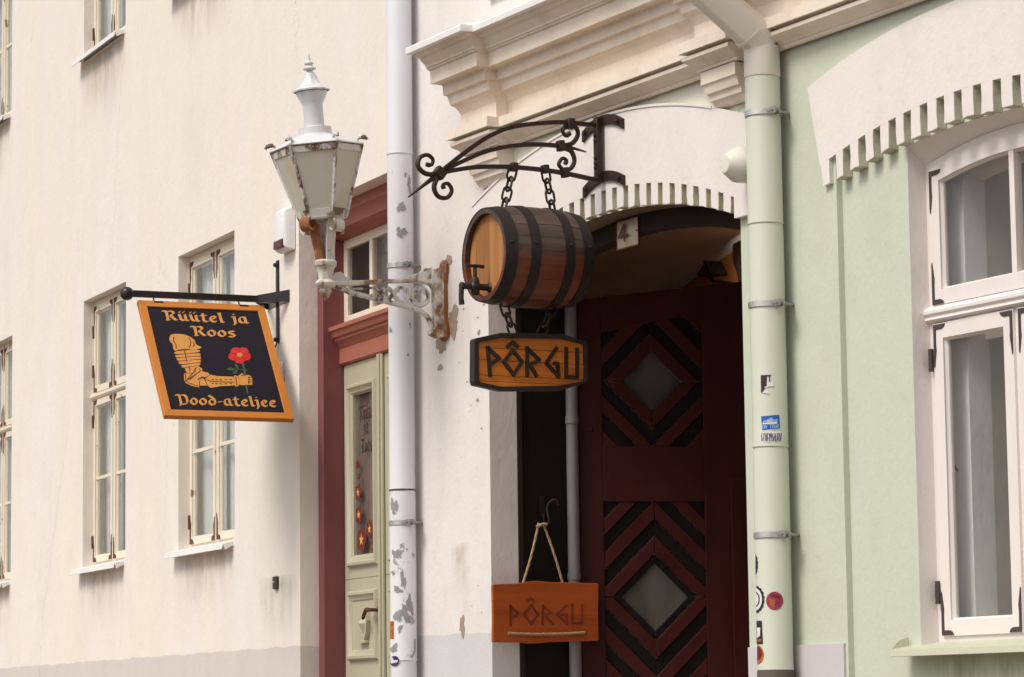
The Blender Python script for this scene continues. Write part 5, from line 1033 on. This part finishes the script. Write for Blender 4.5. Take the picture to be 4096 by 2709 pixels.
for k in (450, 1040): y, z = lb(k, 1226); q = MB(); q.lathe([(0.011, 0), (0.011, 0.0012)], (PX+0.0005, y, z), (1, 0, 0), 12); q.build('rope_hole', 'burnt_wood', PS)
hkx = 1.115; HK = MB(); y, z = lb(722, 180, hkx); y2, z2 = lb(735, 375, hkx)
HK.box((GX0+0.0005, y-0.018, z2+0.04), (GX0+0.006, y+0.012, z+0.01)); HK.tube(smoothpath([(GX0+0.01, y, z2+0.06), (GX0+0.012, y+0.005, z2+0.0), (GX0+0.035, y+0.01, z2-0.012), (GX0+0.05, y+0.012, z2+0.01), (GX0+0.03, y+0.012, z2+0.08), (GX0+0.035, y+0.03, z-0.02), (GX0+0.05, y+0.06, z-0.01), (GX0+0.055, y+0.07, z-0.04)], 5), 0.0055, 6)
solo('sign_hook', 'thin black iron hook on the gate post holding the plank sign', 'hook', MR, (GX0, y, z2), HK, 'black_iron')

# ================================================================== house number plate
n0 = ony(MR, 1425*DS, 518*DS, 0.14); NP = thing('number_plate', 'cream enamel house number plate reading 4 on the arch beam', 'number plate', MR, (n0.x, 0.14, n0.z-0.14))
nx0, nx1, nz0, nz1 = n0.x+0.005, n0.x+0.228, n0.z-0.142, n0.z+0.006
q = MB(); n_ = 8
for i in range(n_+1):
    for j in range(n_+1):
        a, b = i/n_, j/n_; q.v.append((nx0+(nx1-nx0)*a, 0.145-0.014*(4*a*(1-a))*(4*b*(1-b))**0.8, nz0+(nz1-nz0)*b))
for i in range(n_):
    for j in range(n_): k = i*(n_+1)+j; q.f.append((k, k+n_+1, k+n_+2, k+1)); q.mi.append(0)
q.build('plate', 'enamel', NP)
q = MB(); q.ring(rect(nx0-0.003, nx1+0.003, nz0-0.003, nz1+0.003, 0.141), rect(nx0+0.004, nx1-0.004, nz0+0.003, nz1-0.003, 0.141), (0, 0.006, 0)); q.build('rim', 'enamel_red', NP)
q = MB(); nf = lambda a, b, l: (nx0+(nx1-nx0)*a, 0.125-l, nz0+(nz1-nz0)*b)
for k, (p, r) in enumerate((((.50, .80), (.26, .40)), ((.26, .40), (.64, .40)), ((.52, .78), (.52, .22)))):
    P, R2 = Vector(p), Vector(r); d = (R2-P).normalized(); nn = Vector((-d.y*0.7, d.x))*0.05; e = d*0.03; art(q, [P-nn-e, R2-nn+e, R2+nn+e, P+nn-e], nf, 0.003+0.0003*k)
q.build('numeral', 'enamel_red', NP)
for a in (0.04, 0.96): q = MB(); q.lathe([(0.005, 0), (0.003, 0.004)], nf(a, .5, -.012), (0, -1, 0), 8); q.build('screw', 'dark_iron', NP)

# ================================================================== wall light beside the right pipe
wl = ony(MR, 1712*DS, 382*DS, -0.13); WL = thing('wall_light', 'white round plastic wall light half hidden behind the green downpipe', 'wall light', MR, (wl.x, 0, wl.z))
q = MB(); q.lathe([(0.085, 0.0), (0.086, 0.10), (0.084, 0.115), (0.05, 0.17), (0.045, 0.176)], (wl.x, -0.036, wl.z), (0, -1, 0), 36); q.build('lamp_body', 'lens_white', WL)
q = MB(); q.lathe([(0.044, 0.0), (0.043, 0.003), (0.03, 0.004)], (wl.x, -0.2115, wl.z), (0, -1, 0), 28); q.build('lens', 'lens_white', WL)

# ================================================================== floodlight and bracket in the porch (lit, warm)
fl = ony(MR, 1622*DS, 632*DS, 1.68); FL = thing('floodlight', 'dark floodlight glowing warm under the porch vault', 'floodlight', MR, tuple(fl))
F = fl; k_ = 0.42; fp = lambda a, b, c: (F.x+a*k_, F.y+b*k_, F.z+c*k_)
q = MB(); q.prism([fp(-0.12, 0, 0), fp(0.12, 0, 0.15), fp(0.26, 0, -0.03), fp(0.20, 0, -0.06), fp(-0.08, 0, -0.055)], (0, 0.10, 0)); q.build('housing', 'flood_brown', FL, bevel=0.01)
q = MB(); q.prism([fp(0.10, -0.02, 0.165), fp(0.16, -0.02, 0.14), fp(0.31, -0.02, -0.05), fp(0.255, -0.02, -0.07)], (0, 0.12, 0)); q.build('visor', 'dark_iron', FL)
q = MB(); q.tube([fp(0.08, 0.1, -0.05), fp(0.1, 0.15, -0.12), (F.x+0.06, 1.99, F.z-0.07)], 0.01, 8); q.build('arm', 'dark_iron', FL)
pl = bpy.data.lights.new('flood_lamp', 'SPOT'); pl.energy = 1.8; pl.color = (1.0, 0.78, 0.55); pl.shadow_soft_size = 0.005; pl.spot_size = radians(150); pl.spot_blend = 0.5
po = bpy.data.objects.new('flood_lamp', pl); COL.objects.link(po); po.parent = FL; po.location = (0.22, 0.10, 0.0); po.rotation_euler = (radians(90), 0, 0)
q = MB(); f2 = ony(MR, 1709*DS, 606*DS, 1.9); q.prism([(f2.x-0.05, 1.9, f2.z+0.09), (f2.x+0.12, 1.9, f2.z+0.10), (f2.x+0.12, 1.9, f2.z-0.25), (f2.x+0.02, 1.9, f2.z-0.2), (f2.x-0.02, 1.9, f2.z-0.06), (f2.x-0.055, 1.9, f2.z+0.0)], (0, 0.09, 0)); solo('corbel_bracket', 'dark wooden corbel on the orange-lit porch wall', 'bracket', MR, (f2.x, 1.9, f2.z), q, 'dark_iron')

# ================================================================== alarm box, bell push, vent cover on the left house
def lw(px, py, y=0.0): return ony(ML, px*DS, py*DS, y)
a0, a1 = lw(639, 590, -0.06), lw(683, 478, -0.01); AB = thing('alarm_box', 'white alarm siren box with dark red base beside the lantern', 'alarm box', ML, (a0.x, 0, a0.z))
ax0, az0 = -2.06, 4.575; aw, ah, ad = 0.225, 0.285, 0.075
q = MB(); rows = []
for y, k in ((-0.004, 1.0), (-0.03, 1.0), (-0.06, 0.93), (-ad, 0.78)):
    cx, cz = ax0+aw/2, az0+ah/2; rows.append([(cx-aw/2*k, y, cz-ah/2*k), (cx+aw/2*k, y, cz-ah/2*k), (cx+aw/2*k, y, cz+ah/2*k*0.94), (cx+aw/2*k*0.8, y, cz+ah/2*k), (cx-aw/2*k*0.8, y, cz+ah/2*k), (cx-aw/2*k, y, cz+ah/2*k*0.94)])
for r_ in rows: q.v += r_
for i in range(3):
    for k in range(6): q.f.append((i*6+k, i*6+(k+1) % 6, (i+1)*6+(k+1) % 6, (i+1)*6+k)); q.mi.append(0)
q.f.append(tuple(18+k for k in range(6))); q.mi.append(0); q.build('case', 'alarm_white', AB, bevel=0.006)
q = MB(); q.box((ax0+0.03, -ad-0.012, az0+0.018), (ax0+aw-0.03, -0.03, az0+0.072)); q.build('strobe', 'alarm_red', AB, bevel=0.006)
b0 = lw(642, 1350); BP = thing('bell_push', 'small brown door bell push on the wall beside the shop door', 'bell', ML, (b0.x, 0, b0.z))
q = MB(); q.box((b0.x-0.035, -0.022, b0.z-0.04), (b0.x+0.035, -0.0005, b0.z+0.042)); q.build('housing', 'iron_plate', BP, bevel=0.004)
q = MB(); q.lathe([(0.012, 0), (0.012, 0.008), (0.008, 0.011)], (b0.x, -0.022, b0.z), (0, -1, 0), 14); q.build('button', 'clamp_dull', BP)
v0 = lw(652, 862); VC = thing('vent_cover', 'small white hooded vent cover behind the hanging shop sign', 'vent', ML, (v0.x, 0, v0.z))
q = MB(); q.prism([(v0.x-0.09, y, z) for y, z in ((-0.0005, v0.z+0.07), (-0.05, v0.z+0.02), (-0.05, v0.z-0.05), (-0.0005, v0.z-0.05))], (0.14, 0, 0)); q.build('hood', 'alarm_white', VC, bevel=0.003)
q = MB(); q.box((v0.x-0.10, -0.006, v0.z-0.09), (v0.x+0.06, -0.0004, v0.z-0.05)); q.build('flange', 'dark_iron', VC)

# ================================================================== hanging shop sign
SX = -2.178
HB = thing('sign_bracket', 'black square iron sign bracket with ball end on the white wall', 'bracket', ML, (SX, 0, 4.29))
q = MB(); q.box((SX-0.018, -0.985, 4.27), (SX+0.018, -0.012, 4.312)); q.build('arm', 'black_iron', HB, bevel=0.003)
q = MB(); q.lathe([(0.044*sin(pi*i/14), -0.044*cos(pi*i/14)) for i in range(15)], (SX, -1.02, 4.29), (0, 0, 1), 20); q.build('ball', 'black_iron', HB, smooth=80)
q = MB(); q.box((SX-0.02, -0.012, 4.01), (SX+0.02, -0.0005, 4.55)); q.build('wall_bar', 'black_iron', HB)
q = MB(); q.prism([(SX-0.22, -0.004, 4.255), (SX+0.23, -0.004, 4.255), (SX+0.23, -0.004, 4.33), (SX-0.22, -0.004, 4.33)], (0, 0.0035, 0)); q.build('wall_strap', 'clamp_dull', HB)
for sg in (1, -1):
    q = MB(); q.prism([(SX+sg*0.018, -0.15, 4.265), (SX+sg*0.018, -0.15, 4.315), (SX+sg*0.22, -0.008, 4.33), (SX+sg*0.22, -0.008, 4.255)], (0, 0.006, 0)); q.build('gusset', 'black_iron', HB)
for z in (4.52, 4.03): q = MB(); q.lathe([(0.016, 0), (0.013, 0.02), (0.004, 0.024)], (SX, -0.012, z), (0, -1, 0), 8); q.build('bolt', 'black_iron', HB)
q = MB(); q.tube(smoothpath([(SX, -0.008, 4.02), (SX-0.04, -0.015, 3.97), (SX-0.02, -0.02, 3.93), (SX-0.05, -0.012, 3.88), (SX-0.02, -0.01, 3.80), (SX-0.06, -0.008, 3.74)], 5), 0.005, 6); q.build('cable', 'black_iron', HB)
PH = radians(36.5); SY0, SY1 = -0.952, -0.104; SW, SH, STZ = SY1-SY0, 0.99, 4.240
def sg_(a, b, l=0.0): return (SX+b*sin(PH)+l*cos(PH), SY0+a, STZ-b*cos(PH)+l*sin(PH))
HS = thing('hanging_sign', 'navy shop sign with orange frame, armoured arm and red rose, swinging from its arm', 'sign', ML, (SX, SY0+SW/2, STZ))
q = MB(); P4 = lambda i, l: [sg_(i, i, l), sg_(SW-i, i, l), sg_(SW-i, SH-i, l), sg_(i, SH-i, l)]
# four mitred frame rails
for k in range(4):
    o_, n_ = P4(0, 0.018), P4(0.052, 0.018); j = (k+1) % 4; q = MB(); q.prism([o_[k], o_[j], n_[j], n_[k]], Vector(sg_(0, 0, -0.036))-Vector(sg_(0, 0, 0))); q.build('frame_rail', 'sign_orange', HS, smooth=0, bevel=0.003)
q = MB(); q.prism(P4(0.045, 0.008), Vector(sg_(0, 0, -0.016))-Vector(sg_(0, 0, 0))); q.build('panel', 'sign_navy', HS, smooth=0)
def inv(px, py):                                          # traced sign artwork -> board coordinates
    v1 = Vector((1225, 45)); v2 = Vector((258, 1103)); d = Vector((px-245, py-265)); det = v1.x*v2.y-v1.y*v2.x
    return (d.x*v2.y-d.y*v2.x)/det*SW, (v1.x*d.y-v1.y*d.x)/det*SH
for txt, pa, pb in (('Rüütel', (500, 452), (1092, 478)), ('ja', (1160, 476), (1332, 486)), ('Roos', (772, 603), (1205, 622)), ('Pood-ateljee', (628, 1258), (1580, 1292))):
    (xa, za), (xb, zb) = inv(*pa), inv(*pb); q = MB(); xh = 0.058
    sl_ = (zb-za)/(xb-xa); write(q, txt, lambda a, b, l: sg_(a, b+sl_*(a-xa), l+0.0082), xa, za, xh, xb-xa, .33, 32, 0.0006); q.build('lettering', 'sign_gold', HS, smooth=0)
ARM = [[(550, 640), (560, 602), (600, 588), (680, 592), (740, 612), (790, 650), (806, 690), (852, 714), (845, 728), (815, 735), (810, 746), (720, 735), (640, 740), (605, 752), (585, 722), (582, 690), (560, 665)],
       [(618, 756), (815, 741), (822, 765), (623, 783)], [(622, 793), (612, 804), (634, 815), (834, 798), (842, 788), (823, 774)], [(634, 822), (622, 832), (648, 846), (836, 829), (842, 818), (833, 806)], [(652, 853), (642, 866), (666, 880), (836, 861), (842, 848), (834, 837)], [(674, 889), (668, 900), (690, 912), (832, 888), (840, 878), (834, 868)],
       [(695, 918), (832, 893), (835, 902), (800, 912), (798, 945), (772, 963), (714, 964)],
       [(688, 968), (770, 968), (803, 948), (804, 915), (835, 905), (862, 925), (860, 948), (922, 965), (930, 982), (900, 1002), (850, 1010), (832, 1040), (830, 1102), (760, 1085), (705, 1060), (690, 1030)],
       [(838, 1036), (855, 1015), (878, 1022), (905, 1085), (838, 1083)], [(884, 1022), (940, 980), (1000, 995), (1158, 1000), (1166, 1084), (1040, 1090), (940, 1105), (912, 1085)], [(1163, 996), (1190, 993), (1206, 1012), (1206, 1084), (1170, 1086)],
       [(1195, 1002), (1240, 968), (1260, 986), (1310, 986), (1336, 1015), (1338, 1065), (1325, 1078), (1212, 1076), (1212, 1010)]]
q = MB()
for i_, P_ in enumerate(ARM): art(q, [inv(*p) for p in (smoothpath([Vector(p) for p in P_], 4, True) if i_ in (0, 1, 2, 3, 4, 5, 10, 11) else P_)], sg_, 0.0092)
q.build('painted_arm', 'sign_gold', HS, smooth=0)
q = MB()
for P_ in ([(590, 620), (590, 660), (612, 690), (615, 725)], [(735, 625), (755, 660), (750, 700), (738, 718)], [(775, 665), (788, 690), (775, 715)], [(690, 745), (700, 780), (705, 800), (712, 855)], [(700, 975), (705, 1040), (735, 1060), (820, 1090)], [(705, 1040), (800, 975)], [(735, 900), (745, 945)], [(822, 1030), (830, 1015), (870, 1000)], [(890, 1025), (940, 1045), (1160, 1055)], [(1178, 1000), (1190, 1080)], [(1306, 1008), (1338, 1012)], [(1308, 1030), (1338, 1034)], [(1308, 1050), (1338, 1054)], [(1306, 1000), (1302, 1070)], [(1230, 985), (1270, 990)], [(800, 915), (775, 962), (700, 1045)], [(835, 925), (845, 945), (800, 975), (740, 1030)]):
    stroke(q, [inv(*p) for p in P_], sg_, 0.0062, 0.0100)
for px in (960, 995, 1035, 1085, 1130):
    for py in (1028, 1066): stroke(q, [inv(px-6, py), inv(px+6, py+1)], sg_, 0.008, 0.0102)
q.build('painted_lines', 'sign_line', HS, smooth=0)
rc = (1222, 793); q = MB(); qd = MB()
for k in range(5):
    t = radians(90+72*k-90+18); cx, cy = rc[0]+58*cos(t), rc[1]+40*sin(t); art(q, [inv(cx+54*cos(s_), cy+42*sin(s_)) for s_ in [2*pi*i/16 for i in range(16)]], sg_, 0.0094+0.0002*k)
    stroke(qd, [inv(rc[0]+20*cos(t+.63), rc[1]+15*sin(t+.63)), inv(rc[0]+88*cos(t+.63), rc[1]+62*sin(t+.63))], sg_, 0.004, 0.0108)
q.build('painted_rose', 'rose_red', HS, smooth=0); qd.build('petal_lines', 'rose_dark', HS, smooth=0)
q = MB(); art(q, [inv(rc[0]+28*cos(s_), rc[1]+20*sin(s_)) for s_ in [2*pi*i/16 for i in range(16)]], sg_, 0.0115); q.build('rose_centre', 'sign_gold', HS, smooth=0)
q = MB(); stroke(q, [inv(*p) for p in ((1240, 868), (1262, 920), (1270, 985))], sg_, 0.013, 0.0094); stroke(q, [inv(*p) for p in ((1278, 1082), (1284, 1120), (1290, 1158))], sg_, 0.012, 0.0094); stroke(q, [inv(*p) for p in ((1262, 938), (1190, 930))], sg_, 0.006, 0.0096)
for P_ in ([(1085, 932), (1130, 912), (1190, 928), (1150, 945)], [(1170, 870), (1205, 895), (1208, 930), (1185, 920)], [(1150, 975), (1165, 950), (1200, 935), (1190, 968)], [(1248, 870), (1275, 882), (1258, 895)], [(1268, 930), (1298, 938), (1270, 950)]): art(q, [inv(*p) for p in P_], sg_, 0.0100)
q.build('painted_stem', 'leaf_green', HS, smooth=0)
for a in (0.135, 0.707):
    q = MB(); q.box((SX-0.02, SY0+a-0.03, STZ-0.018), (SX+0.026, SY0+a+0.03, STZ+0.006)); c_b = q.build('hanger_clip', 'black_iron', HS)
    q = MB(); q.tube(smoothpath([(SX, SY0+a-0.02, STZ+0.004), (SX, SY0+a-0.028, STZ+0.025), (SX, SY0+a-0.024, 4.275)], 4), 0.005, 6); q.build('hook', 'black_iron', c_b)

# render defaults
S.render.engine = "CYCLES"; S.cycles.max_bounces = 6; S.cycles.diffuse_bounces = 4; S.cycles.glossy_bounces = 3; S.cycles.transmission_bounces = 2; S.cycles.transparent_max_bounces = 10; S.cycles.caustics_reflective = False; S.cycles.caustics_refractive = False
S.cycles.use_adaptive_sampling = True; S.cycles.adaptive_threshold = 0.02
S.render.engine = 'CYCLES'; S.render.resolution_x = 1024; S.render.resolution_y = 677
